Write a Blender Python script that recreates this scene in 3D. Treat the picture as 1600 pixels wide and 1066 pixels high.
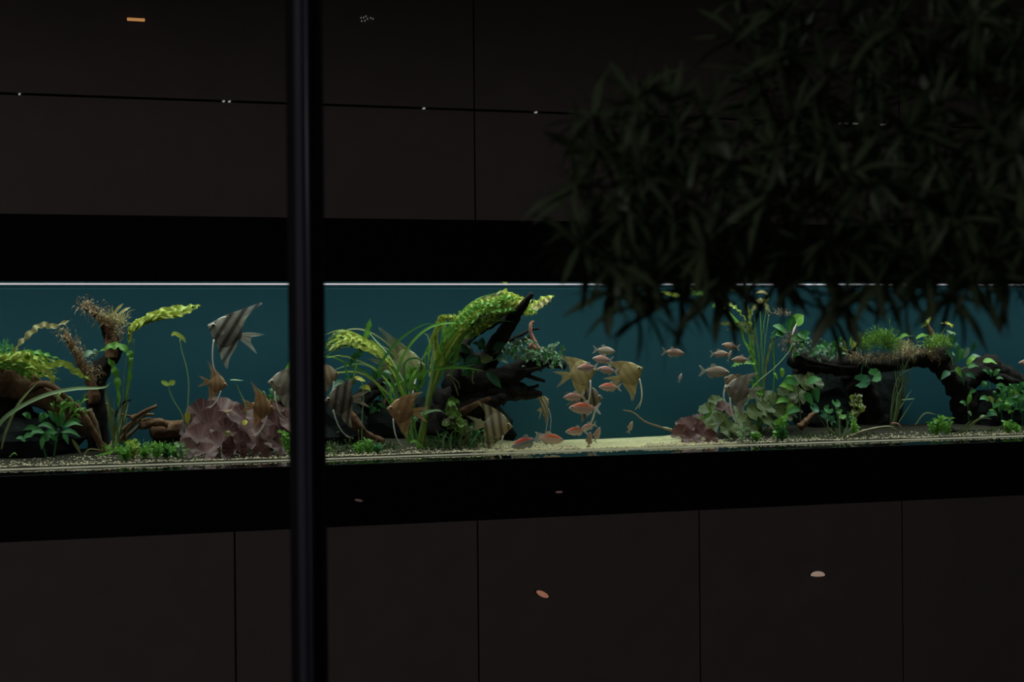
import bpy, math, random
from mathutils import Vector, Matrix, noise
random.seed(7)
for o in list(bpy.data.objects): bpy.data.objects.remove(o)
S = bpy.context.scene
COL = S.collection
# ------------------------------------------------------------------ camera, world, exposure
EYE = 1.45                       # camera height above the floor; the tank front pane is the plane y = 0
FPX = 3111.0                     # focal length in pixels of a 1600 px wide frame
YAW, PITCH, ROLL = 0.38018, -0.00421, -0.00898
CAM = Vector((-2.6533, -6.6395, EYE))
_F = Vector((math.sin(YAW)*math.cos(PITCH), math.cos(YAW)*math.cos(PITCH), math.sin(PITCH)))
_R = Vector((math.cos(YAW), -math.sin(YAW), 0)); _U = _R.cross(_F)
R2 = _R*math.cos(ROLL) + _U*math.sin(ROLL); U2 = -_R*math.sin(ROLL) + _U*math.cos(ROLL)
cam = bpy.data.objects.new('camera', bpy.data.cameras.new('camera')); COL.objects.link(cam)
M = Matrix((R2, U2, -_F)).transposed().to_4x4(); M.translation = CAM
cam.matrix_world = M
cam.data.sensor_width = 36; cam.data.lens = FPX*36/1600; cam.data.clip_end = 100
cam.data.dof.use_dof = True; cam.data.dof.focus_distance = 7.35; cam.data.dof.aperture_fstop = 4.5
S.camera = cam
w = bpy.data.worlds.new('night'); S.world = w; w.use_nodes = True
w.node_tree.nodes['Background'].inputs[0].default_value = (1.0, 0.93, 0.93, 1)
w.node_tree.nodes['Background'].inputs[1].default_value = 0.035
S.view_settings.view_transform = 'Standard'; S.view_settings.look = 'None'
S.view_settings.exposure = 0; S.view_settings.gamma = 1; S.view_settings.use_curve_mapping = False
S.cycles.transparent_max_bounces = 24
# tank numbers
ZW, ZB = EYE+0.1717, EYE-0.4282          # water level, tank bottom
ZHOOD, ZJ, ZLOW = EYE+0.3828, EYE+0.7565, EYE-0.6375
DREC, TD = 0.32, 0.56                    # recess of the pane behind the wall face, tank depth
XL, XR = -2.55, 3.45
def area(name, loc, sx, sy, energy, color, rot=(0, 0, 0)):
    l = bpy.data.lights.new(name, 'AREA'); l.shape = 'RECTANGLE'; l.size = sx; l.size_y = sy
    l.energy = energy; l.color = color
    o = bpy.data.objects.new(name, l); COL.objects.link(o); o.location = loc; o.rotation_euler = rot
    return o
TANK_LIGHT = area('tank_light', ((XL+XR)/2, 0.24, ZW+0.29), XR-XL-0.1, 0.42, 66, (0.93, 1.0, 0.95))

# unseen fill light, added outside, up behind the viewer's left shoulder: its dim light comes in under the ceiling edge
FILL = area('added_fill', (-9.0, -8.5, 4.6), 1.6, 1.6, 95, (1.0, 0.93, 0.9))
FILL.rotation_euler = (Vector((0.6, -0.3, 1.2))-Vector(FILL.location)).to_track_quat('-Z', 'Y').to_euler()
def ray(px, py): return _F + R2*((px-800)/FPX) - U2*((py-533)/FPX)
def W(px, py, Y):
    r = ray(px, py); return CAM + r*((Y-CAM.y)/r.y)
def WD(px, py, d): return CAM + ray(px, py)*d
def PX(p): return (p-CAM).dot(_F)/FPX            # metres per pixel at a point

# ------------------------------------------------------------------ materials
def nt(name):
    m = bpy.data.materials.new(name); m.use_nodes = True
    t = m.node_tree; return m, t, t.nodes['Principled BSDF'], t.nodes['Material Output']
def plain(name, col, rough=0.6, spec=0.5, metal=0, em=None, es=0, var=0.0, scale=30, bump=0):
    m, t, b, out = nt(name)
    b.inputs['Base Color'].default_value = (*col, 1); b.inputs['Roughness'].default_value = rough
    b.inputs['Specular IOR Level'].default_value = spec; b.inputs['Metallic'].default_value = metal
    if em: b.inputs['Emission Color'].default_value = (*em, 1); b.inputs['Emission Strength'].default_value = es
    if var or bump:
        tc = t.nodes.new('ShaderNodeTexCoord'); n = t.nodes.new('ShaderNodeTexNoise')
        n.inputs['Scale'].default_value = scale; n.inputs['Detail'].default_value = 6
        t.links.new(tc.outputs['Object'], n.inputs['Vector'])
        if var:
            r = t.nodes.new('ShaderNodeValToRGB')
            r.color_ramp.elements[0].position = 0.3; r.color_ramp.elements[1].position = 0.7
            r.color_ramp.elements[0].color = (*[c*(1-var) for c in col], 1)
            r.color_ramp.elements[1].color = (*[min(1, c*(1+var)) for c in col], 1)
            t.links.new(n.outputs['Fac'], r.inputs['Fac']); t.links.new(r.outputs['Color'], b.inputs['Base Color'])
        if bump:
            bp = t.nodes.new('ShaderNodeBump'); bp.inputs['Strength'].default_value = bump
            bp.inputs['Distance'].default_value = 0.01
            t.links.new(n.outputs['Fac'], bp.inputs['Height']); t.links.new(bp.outputs['Normal'], b.inputs['Normal'])
    return m
def leafmat(name, col, col2, vein=None, trans=0.35, veins=0, rough=0.45):
    """two leaf tones mixed by noise and by leaf, a midrib or radial veins from the UVs, light shining through"""
    m, t, b, out = nt(name); N = t.nodes.new; L = t.links.new
    tc = N('ShaderNodeTexCoord'); n = N('ShaderNodeTexNoise'); n.inputs['Scale'].default_value = 28
    n.inputs['Detail'].default_value = 4
    L(tc.outputs['Object'], n.inputs['Vector'])
    oi = N('ShaderNodeObjectInfo')
    ad = N('ShaderNodeMath'); ad.operation = 'MULTIPLY_ADD'; ad.inputs[1].default_value = 0.5
    L(oi.outputs['Random'], ad.inputs[0]); 
    sb = N('ShaderNodeMath'); sb.operation = 'SUBTRACT'; sb.inputs[1].default_value = 0.22
    L(n.outputs['Fac'], sb.inputs[0]); L(sb.outputs[0], ad.inputs[2])
    mx = N('ShaderNodeMix'); mx.data_type = 'RGBA'
    mx.inputs[6].default_value = (*col, 1); mx.inputs[7].default_value = (*col2, 1)
    cl = N('ShaderNodeClamp'); L(ad.outputs[0], cl.inputs[0]); L(cl.outputs[0], mx.inputs[0])
    c = mx.outputs[2]
    if vein:
        uv = N('ShaderNodeSeparateXYZ'); L(tc.outputs['UV'], uv.inputs[0])
        if veins:
            s = N('ShaderNodeMath'); s.operation = 'MULTIPLY'; s.inputs[1].default_value = veins*2*math.pi
            L(uv.outputs[0], s.inputs[0])
            k = N('ShaderNodeMath'); k.operation = 'COSINE'; L(s.outputs[0], k.inputs[0])
            rr = N('ShaderNodeMapRange'); rr.inputs[1].default_value = 0.86; rr.inputs[2].default_value = 1.0
            L(k.outputs[0], rr.inputs[0])
        else:
            s = N('ShaderNodeMath'); s.operation = 'SUBTRACT'; s.inputs[1].default_value = 0.5; L(uv.outputs[0], s.inputs[0])
            k = N('ShaderNodeMath'); k.operation = 'ABSOLUTE'; L(s.outputs[0], k.inputs[0])
            rr = N('ShaderNodeMapRange'); rr.inputs[1].default_value = 0.12; rr.inputs[2].default_value = 0.0
            L(k.outputs[0], rr.inputs[0])
        m2 = N('ShaderNodeMix'); m2.data_type = 'RGBA'; m2.inputs[7].default_value = (*vein, 1)
        L(rr.outputs[0], m2.inputs[0]); L(c, m2.inputs[6]); c = m2.outputs[2]
    L(c, b.inputs['Base Color']); b.inputs['Roughness'].default_value = rough
    b.inputs['Specular IOR Level'].default_value = 0.3
    tr = N('ShaderNodeBsdfTranslucent'); L(c, tr.inputs['Color'])
    ms = N('ShaderNodeMixShader'); ms.inputs[0].default_value = trans
    L(b.outputs[0], ms.inputs[1]); L(tr.outputs[0], ms.inputs[2]); L(ms.outputs[0], out.inputs['Surface'])
    return m
MAT = {}
MAT['panel'] = plain('dark_panel', (0.15, 0.128, 0.12), 0.55, 0.25, var=0.06, scale=9)
MAT['black'] = plain('black_lacquer', (0.006, 0.006, 0.0065), 0.5, 0.08)
MAT['gloss'] = plain('gloss_black_stone', (0.004, 0.004, 0.005), 0.02, 0.5)
MAT['void'] = plain('joint_black', (0.002, 0.002, 0.002), 0.9, 0)
MAT['mullion'] = plain('violet_black_metal', (0.05, 0.05, 0.078), 0.32, 0.5, var=0.1, scale=6)
MAT['mullion2'] = plain('black_rubber', (0.012, 0.011, 0.014), 0.6, 0.2)
MAT['floor'] = plain('dark_floor', (0.05, 0.046, 0.044), 0.4, var=0.2, scale=3)
MAT['ceil'] = plain('dark_ceiling', (0.04, 0.036, 0.034), 0.8)
MAT['teal'] = plain('teal_backdrop', (0.0105, 0.044, 0.057), 0.7, 0.1, var=0.05, scale=2)
def sand_mat():
    m = plain('pale_sand', (0.47, 0.39, 0.21), 0.95, 0.1, var=0.22, scale=60, bump=0.6); t = m.node_tree; b = t.nodes['Principled BSDF']; N = t.nodes.new; L = t.links.new
    src = b.inputs['Base Color'].links[0].from_socket
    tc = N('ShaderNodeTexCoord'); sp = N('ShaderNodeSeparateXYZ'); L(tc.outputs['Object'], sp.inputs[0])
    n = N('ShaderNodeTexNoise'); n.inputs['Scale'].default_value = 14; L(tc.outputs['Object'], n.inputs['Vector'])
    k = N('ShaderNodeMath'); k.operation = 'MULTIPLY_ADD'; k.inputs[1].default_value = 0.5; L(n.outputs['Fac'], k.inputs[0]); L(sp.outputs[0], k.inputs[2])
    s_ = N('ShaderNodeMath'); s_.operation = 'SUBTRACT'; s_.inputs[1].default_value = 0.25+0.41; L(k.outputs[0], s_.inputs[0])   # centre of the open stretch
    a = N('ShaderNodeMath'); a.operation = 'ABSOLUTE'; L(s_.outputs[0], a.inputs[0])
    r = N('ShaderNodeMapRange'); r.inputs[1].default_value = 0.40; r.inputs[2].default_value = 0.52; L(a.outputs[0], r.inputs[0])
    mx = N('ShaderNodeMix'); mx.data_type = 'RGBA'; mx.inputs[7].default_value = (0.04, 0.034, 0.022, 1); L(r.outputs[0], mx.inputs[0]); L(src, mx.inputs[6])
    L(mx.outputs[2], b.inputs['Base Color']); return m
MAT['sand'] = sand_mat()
MAT['bead'] = plain('pale_glass_bead', (0.7, 0.6, 0.42), 0.5, 0.3)
MAT['glint_white'] = plain('white_glint', (0.8, 0.8, 0.8), 0.5, em=(1.0, 0.93, 0.98), es=0.62)  # glow stands in for the lit glass edge at the waterline
MAT['amber'] = plain('amber_glint', (0.6, 0.3, 0.1), 0.4, em=(1.0, 0.47, 0.16), es=0.42)  # this and the next colours glow as the glints on the panels
MAT['coral'] = plain('coral_glint', (0.6, 0.3, 0.2), 0.4, em=(1.0, 0.42, 0.26), es=0.22)
MAT['cream'] = plain('cream_glint', (0.6, 0.5, 0.4), 0.4, em=(1.0, 0.72, 0.55), es=0.22)
MAT['dimrose'] = plain('dim_rose_glint', (0.3, 0.2, 0.2), 0.4, em=(1.0, 0.6, 0.55), es=0.04)
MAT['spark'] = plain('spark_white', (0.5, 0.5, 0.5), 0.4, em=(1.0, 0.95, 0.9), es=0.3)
MAT['wood'] = plain('dark_driftwood', (0.013, 0.0095, 0.008), 0.85, 0.1, var=0.5, scale=24, bump=1.0)
MAT['brownwood'] = plain('brown_driftwood', (0.15, 0.075, 0.042), 0.85, 0.1, var=0.5, scale=22, bump=1.0)
MAT['pinkwood'] = plain('pink_driftwood', (0.5, 0.22, 0.16), 0.8, 0.1, var=0.25, scale=30, bump=0.7)
MAT['root'] = plain('tan_root', (0.22, 0.14, 0.085), 0.8, 0.1, var=0.4, scale=30, bump=0.5)
MAT['paleroot'] = plain('pale_root', (0.36, 0.3, 0.2), 0.8, 0.1, var=0.3, scale=30)
MAT['rock'] = plain('dark_rock', (0.008, 0.010, 0.009), 0.9, 0.1, var=0.5, scale=18, bump=1.0)
MAT['pebble'] = plain('gravel', (0.5, 0.4, 0.26), 0.85, 0.2, var=0.5, scale=70)
MAT['ygreen'] = leafmat('yellow_green_leaf', (0.24, 0.36, 0.03), (0.52, 0.55, 0.10), (0.5, 0.56, 0.14))
MAT['bgreen'] = leafmat('bright_green_leaf', (0.08, 0.28, 0.03), (0.22, 0.44, 0.06), (0.26, 0.45, 0.1))
MAT['green'] = leafmat('green_leaf', (0.03, 0.15, 0.035), (0.08, 0.26, 0.06), (0.12, 0.28, 0.1))
MAT['dgreen'] = leafmat('deep_green_leaf', (0.015, 0.075, 0.03), (0.04, 0.15, 0.06), (0.07, 0.18, 0.09), 0.2)
MAT['bluegreen'] = leafmat('blue_green_leaf', (0.06, 0.12, 0.065), (0.16, 0.25, 0.14), (0.22, 0.3, 0.19), 0.2)
MAT['olive'] = leafmat('olive_leaf', (0.09, 0.11, 0.03), (0.2, 0.22, 0.07), (0.26, 0.28, 0.12))
MAT['pale'] = leafmat('pale_green_blade', (0.2, 0.32, 0.14), (0.34, 0.46, 0.22), (0.42, 0.5, 0.3))
MAT['tanleaf'] = leafmat('tan_green_leaf', (0.24, 0.2, 0.07), (0.42, 0.36, 0.15), (0.46, 0.4, 0.22))
MAT['lotus'] = leafmat('plum_lotus_leaf', (0.035, 0.013, 0.013), (0.2, 0.085, 0.075), (0.23, 0.115, 0.095), 0.3, veins=13)
MAT['glotus'] = leafmat('green_brown_lotus_leaf', (0.04, 0.055, 0.016), (0.14, 0.165, 0.05), (0.19, 0.21, 0.08), 0.3, veins=13)
MAT['yellow'] = leafmat('yellow_leaf', (0.5, 0.42, 0.04), (0.62, 0.58, 0.08))
MAT['moss'] = leafmat('brown_moss', (0.16, 0.09, 0.04), (0.34, 0.24, 0.12), trans=0.2)
MAT['gmoss'] = leafmat('green_moss', (0.07, 0.16, 0.02), (0.2, 0.34, 0.05), trans=0.3)
MAT['dmoss'] = leafmat('dark_moss', (0.03, 0.06, 0.015), (0.1, 0.15, 0.04), trans=0.2)
MAT['tree'] = leafmat('tree_leaf', (0.022, 0.036, 0.022), (0.1, 0.15, 0.065), (0.1, 0.14, 0.075), 0.15)
MAT['treebark'] = plain('tree_bark', (0.03, 0.022, 0.018), 0.9, 0.1, var=0.4, scale=20, bump=0.6)
MAT['petal'] = plain('pale_petal', (0.75, 0.6, 0.55), 0.6)

def thin_glass(name, ior, tint):
    m, t, b, out = nt(name); N = t.nodes.new; L = t.links.new
    fr = N('ShaderNodeFresnel'); fr.inputs[0].default_value = ior
    tr = N('ShaderNodeBsdfTransparent'); tr.inputs[0].default_value = (*tint, 1)
    gl = N('ShaderNodeBsdfGlossy'); gl.inputs['Roughness'].default_value = 0.0
    ge = N('ShaderNodeNewGeometry'); k1 = N('ShaderNodeMath'); k1.operation = 'SUBTRACT'; k1.inputs[0].default_value = 1.0; L(ge.outputs['Backfacing'], k1.inputs[1])
    k2 = N('ShaderNodeMath'); k2.operation = 'MULTIPLY'; L(fr.outputs[0], k2.inputs[0]); L(k1.outputs[0], k2.inputs[1])     # a thin pane: reflects where light enters
    ms = N('ShaderNodeMixShader'); L(k2.outputs[0], ms.inputs[0]); L(tr.outputs[0], ms.inputs[1]); L(gl.outputs[0], ms.inputs[2])
    L(ms.outputs[0], out.inputs['Surface']); return m
MAT['pane'] = thin_glass('window_glass', 1.05, (0.97, 0.97, 0.97))
MAT['tankglass'] = thin_glass('tank_glass', 1.15, (0.97, 0.985, 0.98))
def water_mat():
    m, t, b, out = nt('water'); N = t.nodes.new; L = t.links.new
    fr = N('ShaderNodeFresnel'); fr.inputs[0].default_value = 1.33
    g = N('ShaderNodeNewGeometry'); sp = N('ShaderNodeSeparateXYZ'); L(g.outputs['True Normal'], sp.inputs[0])
    ab = N('ShaderNodeMath'); ab.operation = 'ABSOLUTE'; L(sp.outputs[2], ab.inputs[0])
    mu = N('ShaderNodeMath'); mu.operation = 'MULTIPLY'; L(ab.outputs[0], mu.inputs[0]); L(fr.outputs[0], mu.inputs[1])
    tr = N('ShaderNodeBsdfTransparent'); gl = N('ShaderNodeBsdfGlossy'); gl.inputs['Roughness'].default_value = 0.0
    ms = N('ShaderNodeMixShader'); L(mu.outputs[0], ms.inputs[0]); L(tr.outputs[0], ms.inputs[1]); L(gl.outputs[0], ms.inputs[2])
    L(ms.outputs[0], out.inputs['Surface'])
    va = N('ShaderNodeVolumeAbsorption'); va.inputs['Color'].default_value = (0.3, 0.78, 0.80, 1)
    va.inputs['Density'].default_value = 0.4
    L(va.outputs[0], out.inputs['Volume']); return m
MAT['water'] = water_mat()

# ------------------------------------------------------------------ mesh helpers
def tag(o, label=None, cat=None, group=None, kind=None):
    if label: o['label'] = label
    if cat: o['category'] = cat
    if group: o['group'] = group
    if kind: o['kind'] = kind
    return o
def obj(name, V, Fc, mat, parent=None, uv=None, smooth=True):
    me = bpy.data.meshes.new(name)
    if parent is not None:                                  # world vertices to the parent's frame
        q = parent.location; V = [(v[0]-q[0], v[1]-q[1], v[2]-q[2]) for v in V]
    me.from_pydata([tuple(v) for v in V], [], Fc)
    me.materials.append(MAT[mat] if isinstance(mat, str) else mat)
    if uv:
        ul = me.uv_layers.new(name='UVMap'); li = [0]*len(me.loops); me.loops.foreach_get('vertex_index', li)
        fl = []
        for i in li: fl += uv[i]
        ul.data.foreach_set('uv', fl)
    if smooth: me.polygons.foreach_set('use_smooth', [True]*len(me.polygons))
    me.update()
    o = bpy.data.objects.new(name, me); COL.objects.link(o)
    if parent is not None: o.parent = parent
    return o
def empty(name, loc, label, cat, group=None):
    o = bpy.data.objects.new(name, None); COL.objects.link(o); o.location = loc; o.empty_display_size = 0.05
    return tag(o, label, cat, group)
def sub(name, V, Fc, mat, part, root, uv=None, smooth=True):
    """a sub-part: vertices in the root's frame, the part carries no transform of its own"""
    r = root.location
    o = obj(name, [(v[0]-r[0], v[1]-r[1], v[2]-r[2]) for v in V], Fc, mat, None, uv, smooth)
    o.parent = part; return o
def boxvf(x0, x1, y0, y1, z0, z1, b=0.0):
    V = [(x, y, z) for x in (x0, x1) for y in (y0, y1) for z in (z0, z1)]
    Fc = [(0, 1, 3, 2), (4, 6, 7, 5), (0, 4, 5, 1), (2, 3, 7, 6), (0, 2, 6, 4), (1, 5, 7, 3)]
    return V, Fc
def box(name, x0, x1, y0, y1, z0, z1, mat, parent=None, bevel=0.0):
    V, Fc = boxvf(x0, x1, y0, y1, z0, z1)
    o = obj(name, V, Fc, mat, parent, smooth=False)
    if bevel:
        m = o.modifiers.new('bevel', 'BEVEL'); m.width = bevel; m.segments = 2
    return o
def spline(P, n):
    """Catmull-Rom through the points, n samples"""
    P = [Vector(p) for p in P]
    if len(P) == 2: P = [P[0], (P[0]+P[1])/2, P[1]]
    Q = [P[0]*2-P[1]] + P + [P[-1]*2-P[-2]]; out = []
    k = len(P)-1
    for i in range(n):
        u = i/(n-1)*k; j = min(int(u), k-1); t = u-j
        a, b, c, d = Q[j:j+4]
        out.append(0.5*((2*b)+(c-a)*t+(2*a-5*b+4*c-d)*t*t+(3*b-a-3*c+d)*t**3))
    return out
PROF = {
 'grass': lambda t: min(1, 0.55+2*t)*min(1, (1-t)*3.2+0.06),
 'ruffle': lambda t: min(1, 0.18+2.4*t)*min(1, (1-t)*4+0.05),
 'ovate': lambda t: max(0.06, math.sin(math.pi*min(1, t**0.75))**0.85),
 'lance': lambda t: max(0.08, math.sin(math.pi*t**0.8)),
 'strap': lambda t: min(1, 0.35+3*t)*min(1, (1-t)*2.6+0.1)}
def ribbon(pts, width, prof='grass', ruffle=0.0, freq=9, n=14, nh=None, cup=0.12, twist=0.0, ph=None):
    C = spline(pts, n); nh = Vector(nh or (random.uniform(-.35, .35), -1, random.uniform(0.1, .8)))
    ph = random.uniform(0, 6.28) if ph is None else ph
    V, Fc, UV = [], [], []; f = PROF[prof]; freq *= random.uniform(.75, 1.4) if ruffle else 1; sd = random.uniform(0, 99)
    for i, c in enumerate(C):
        t = i/(n-1); am = 0.55+1.1*abs(noise.noise(Vector((sd, t*freq*.9, 0))))*1.6 if ruffle else 0
        T = (C[min(i+1, n-1)]-C[max(i-1, 0)]).normalized()
        s = T.cross(nh)
        if s.length < 1e-4: s = T.cross(Vector((0.3, 0.2, 1)))
        s.normalize(); nn = s.cross(T)
        if twist:
            q = Matrix.Rotation(twist*(t-0.5), 3, T); s = q @ s; nn = q @ nn
        wd = width*0.5*f(t)
        r1 = am*ruffle*width*math.sin(ph+freq*6.28*t)*(1 if i else 0); r2 = am*ruffle*width*math.sin(ph+2.1+freq*5.3*t)*(1 if i else 0)
        V += [c-s*(wd+r2*.5)+nn*(cup*wd+r1), c, c+s*(wd+r1*.5)+nn*(cup*wd+r2)]
        UV += [(0, t), (0.5, t), (1, t)]
        if i:
            k = 3*i
            Fc += [(k-3, k-2, k+1, k), (k-2, k-1, k+2, k+1)]
    return V, Fc, UV
def tube(pts, r0, r1, n=12, seg=6, rough=0.0, fs=40, close=True, bulge=None):
    C = spline(pts, n); V, Fc = [], []
    up = Vector((0.21, 0.93, 0.3))
    for i, c in enumerate(C):
        t = i/(n-1); T = (C[min(i+1, n-1)]-C[max(i-1, 0)]).normalized()
        a = T.cross(up).normalized(); b = T.cross(a)
        r = r0+(r1-r0)*t
        if bulge: r *= bulge(t)
        for k in range(seg):
            an = 2*math.pi*k/seg; d = a*math.cos(an)+b*math.sin(an)
            rr = r
            if rough:
                p = c+d*r
                rr = r*(1+rough*(noise.noise(p*fs)+0.6*noise.noise(p*fs*2.7)+0.5*noise.noise(Vector((an*1.6, t*2.5, c.x*9)))))
            V.append(c+d*rr)
        if i:
            for k in range(seg):
                k2 = (k+1) % seg; Fc.append(((i-1)*seg+k, (i-1)*seg+k2, i*seg+k2, i*seg+k))
    if close: Fc += [tuple(range(seg))[::-1], tuple(range((n-1)*seg, n*seg))]
    return V, Fc
def rounded(center, normal, radius, roll, rings=6, segs=40, wave=0.1, cup=0.15, notch=0.16, elong=1.0):
    """a lily pad shaped leaf: disc with a notch at the stalk, wavy edge"""
    n = Vector(normal).normalized(); a = n.cross(Vector((0.13, 0.2, 1))).normalized(); b = n.cross(a)
    q = Matrix.Rotation(roll, 3, n); a = q @ a; b = q @ b; c = Vector(center)
    V = [c]; UV = [(0.5, 0)]; Fc = []; ph = random.uniform(0, 6)
    for r in range(1, rings+1):
        u = r/rings
        for k in range(segs):
            f = k/(segs-1); an = math.pi*notch+f*(2*math.pi-2*math.pi*notch)
            R = radius*u*(1+0.05*math.sin(9*an+ph)*u)
            lobes = 1-0.25*(abs(f-.5)*2)**6*(1-u)
            h = cup*radius*u*u+wave*radius*u*u*(math.sin(3*an+ph)+.5*math.sin(7*an+2*ph)*u)
            V.append(c+a*(R*math.cos(an)*elong*lobes)+b*(R*math.sin(an)*lobes)+n*h); UV.append((f, u))
    for k in range(segs-1): Fc.append((0, 1+k, 2+k))
    for r in range(1, rings):
        o0 = 1+(r-1)*segs; o1 = 1+r*segs
        for k in range(segs-1): Fc.append((o0+k, o1+k, o1+k+1, o0+k+1))
    return V, Fc, UV
def merge(parts):
    V, Fc, UV = [], [], []
    for p in parts:
        b = len(V); V += list(p[0]); Fc += [tuple(i+b for i in f) for f in p[1]]
        UV += list(p[2]) if len(p) > 2 else [(0, 0)]*len(p[0])
    return V, Fc, UV
def jit(p, s): return Vector(p)+Vector((random.uniform(-s, s), random.uniform(-s, s), random.uniform(-s, s)))

# ------------------------------------------------------------------ the setting
wall = tag(bpy.data.objects.new('wall_back', None), kind='structure'); COL.objects.link(wall)
GAP, PW, YF = 0.007, 0.8418, -DREC
box('backing', -4.2, 5.2, YF+0.024, YF+0.034, ZHOOD-0.001, EYE+1.6, 'void', wall)
box('backing', -4.2, 5.2, YF+0.024, YF+0.034, 0, ZLOW, 'void', wall)
for k in range(-1, 3):
    x0, x1 = -0.2565+(k-1)*2*PW+GAP/2, -0.2565+k*2*PW-GAP/2
    box('panel', x0, x1, YF, YF+0.022, ZHOOD, ZJ-GAP/2, 'panel', wall, 0.001)
    box('panel', x0, x1, YF, YF+0.022, ZJ+GAP/2, EYE+1.6, 'panel', wall, 0.001)
for k in range(-2, 5):
    box('panel', -1.1001+k*PW+GAP/2, -1.1001+(k+1)*PW-GAP/2, YF, YF+0.022, 0.0, ZLOW, 'panel', wall, 0.001)
tag(box('floor', -5, 6, -9, YF+0.03, -0.05, 0.0, 'floor'), kind='structure')
tag(box('ceiling', -5, 6, -2.7, 0.8, EYE+1.6, EYE+1.7, 'ceil'), kind='structure')
# street window in front of the wall: mullion and two panes
YWIN = -3.2
win = tag(bpy.data.objects.new('window_1', None), kind='structure'); COL.objects.link(win)
mL, mR = W(461.5, 533, YWIN).x, W(509, 533, YWIN).x
mw = mR-mL
box('mullion', mL, mR, YWIN, YWIN+0.05, 0, EYE+1.6, 'mullion2', win, 0.003)
box('mullion_cap', mL+0.001, mL+mw*0.3, YWIN-0.02, YWIN-0.001, 0, EYE+1.6, 'mullion', win, 0.006)
V, Fc = tube([(mL+mw*0.36, YWIN-0.018, 0), (mL+mw*0.36, YWIN-0.018, EYE+1.6)], mw*0.07, mw*0.07, 3, 16)
obj('mullion_bead', V, Fc, 'mullion', win)
box('pane', mL-2.6, mL-0.001, YWIN+0.02, YWIN+0.028, 0.06, EYE+1.55, 'pane', win)
box('pane', mR+0.001, mR+3.4, YWIN+0.02, YWIN+0.028, 0.06, EYE+1.55, 'pane', win)
box('bottom_rail', mL-2.6, mR+3.4, YWIN, YWIN+0.05, 0, 0.058, 'mullion2', win)
box('top_rail', mL-2.6, mR+3.4, YWIN, YWIN+0.05, EYE+1.55, EYE+1.6, 'mullion2', win)

# ------------------------------------------------------------------ aquarium shell
aq = empty('aquarium', (0, 0, 0), 'long lit built-in aquarium set between black bands in the dark panelled wall', 'aquarium')
for k in range(-1, 3):
    x0, x1 = -0.2565+(k-1)*2*PW+0.001, -0.2565+k*2*PW-0.001
    box('hood_fascia', max(x0, XL), min(x1, XR), YF+0.004, YF+0.022, ZW+0.0021, ZHOOD-0.002, 'black', aq)
box('hood_soffit', XL, XR, YF+0.024, -0.0002, ZW+0.0021, ZW+0.02, 'gloss', aq)
box('sill', XL, XR, YF+0.0225, -0.0002, ZB-0.024, ZB-0.0037, 'gloss', aq)
box('plinth_fascia', XL, XR, YF+0.006, YF+0.022, ZLOW+0.002, ZB-0.0039, 'black', aq)
box('front_glass', XL, XR, 0.0, 0.0035, ZB-0.004, ZW+0.02, 'tankglass', aq)
box('back_panel', XL, XR, TD, TD+0.02, ZB-0.04, ZW+0.38, 'teal', aq)
box('side_panel', XL-0.02, XL, YF+0.024, TD, ZB-0.04, ZW+0.38, 'black', aq)
box('side_panel', XR, XR+0.02, YF+0.024, TD, ZB-0.04, ZW+0.38, 'black', aq)
box('base_panel', XL, XR, 0.0, TD, ZB-0.06, ZB-0.042, 'black', aq)
box('hood_lid', XL, XR, 0.0, TD, ZW+0.36, ZW+0.38, 'black', aq)
box('hood_front', XL, XR, -0.0005, 0.012, ZW+0.022, ZW+0.36, 'black', aq)
box('led_bar', XL+0.05, XR-0.05, 0.03, 0.45, ZW+0.3, ZW+0.33, 'black', aq)
box('waterline_glint', XL, XR, -0.006, -0.0015, ZW-0.0006, ZW+0.002, 'glint_white', aq)  # glowing strip put in for tank light caught along the glass edge
obj('bottom_bead', [(XL, -0.0028, ZB-0.0036), (XR, -0.0028, ZB-0.0036), (XL, -0.0005, ZB-0.0008), (XR, -0.0005, ZB-0.0008), (XL, -0.0005, ZB-0.0036), (XR, -0.0005, ZB-0.0036)],
    [(0, 1, 3, 2), (2, 3, 5, 4), (4, 5, 1, 0), (0, 2, 4), (1, 5, 3)], 'bead', aq, smooth=False)
V, Fc = boxvf(XL+0.001, XR-0.001, 0.004, TD-0.001, ZB-0.035, ZW)
tag(obj('water', V, Fc, 'water', smooth=False), 'clear blue-green water filling the lit aquarium', 'water', kind='stuff')

# sand bed and gravel
MOUNDS = [(-1.5, .34, .5, .03), (-0.75, .4, .5, .035), (-0.2, .4, .4, .03), (1.35, .4, .5, .035), (2.3, .4, .7, .03)]
def sandz(x, y):
    z = ZB+0.002+0.003*noise.noise(Vector((x*9, y*9, 0)))
    for mx, my, r, h in MOUNDS: z += h*math.exp(-((x-mx)/r)**2-((y-my)/0.18)**2)
    return z
NX, NY = 260, 22
V = []; Fc = []
for i in range(NX+1):
    for j in range(NY+1):
        x = XL+0.002+(XR-XL-0.004)*i/NX; y = 0.007+(TD-0.01)*j/NY
        V.append((x, y, sandz(x, y)))
for i in range(NX):
    for j in range(NY):
        a = i*(NY+1)+j; Fc.append((a, a+NY+1, a+NY+2, a+1))
n0 = len(V)                                              # front edge of the bed against the glass
for i in range(NX+1): V.append((V[i*(NY+1)][0], 0.0062, ZB-0.006))
for i in range(NX): Fc.append((i*(NY+1), n0+i, n0+i+1, (i+1)*(NY+1)))
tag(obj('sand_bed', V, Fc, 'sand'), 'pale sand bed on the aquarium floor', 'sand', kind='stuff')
def base(px, Y):
    """the sand point at image column px, depth Y"""
    p = W(px, 700, Y); p.z = sandz(p.x, Y); return p
parts = []
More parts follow.
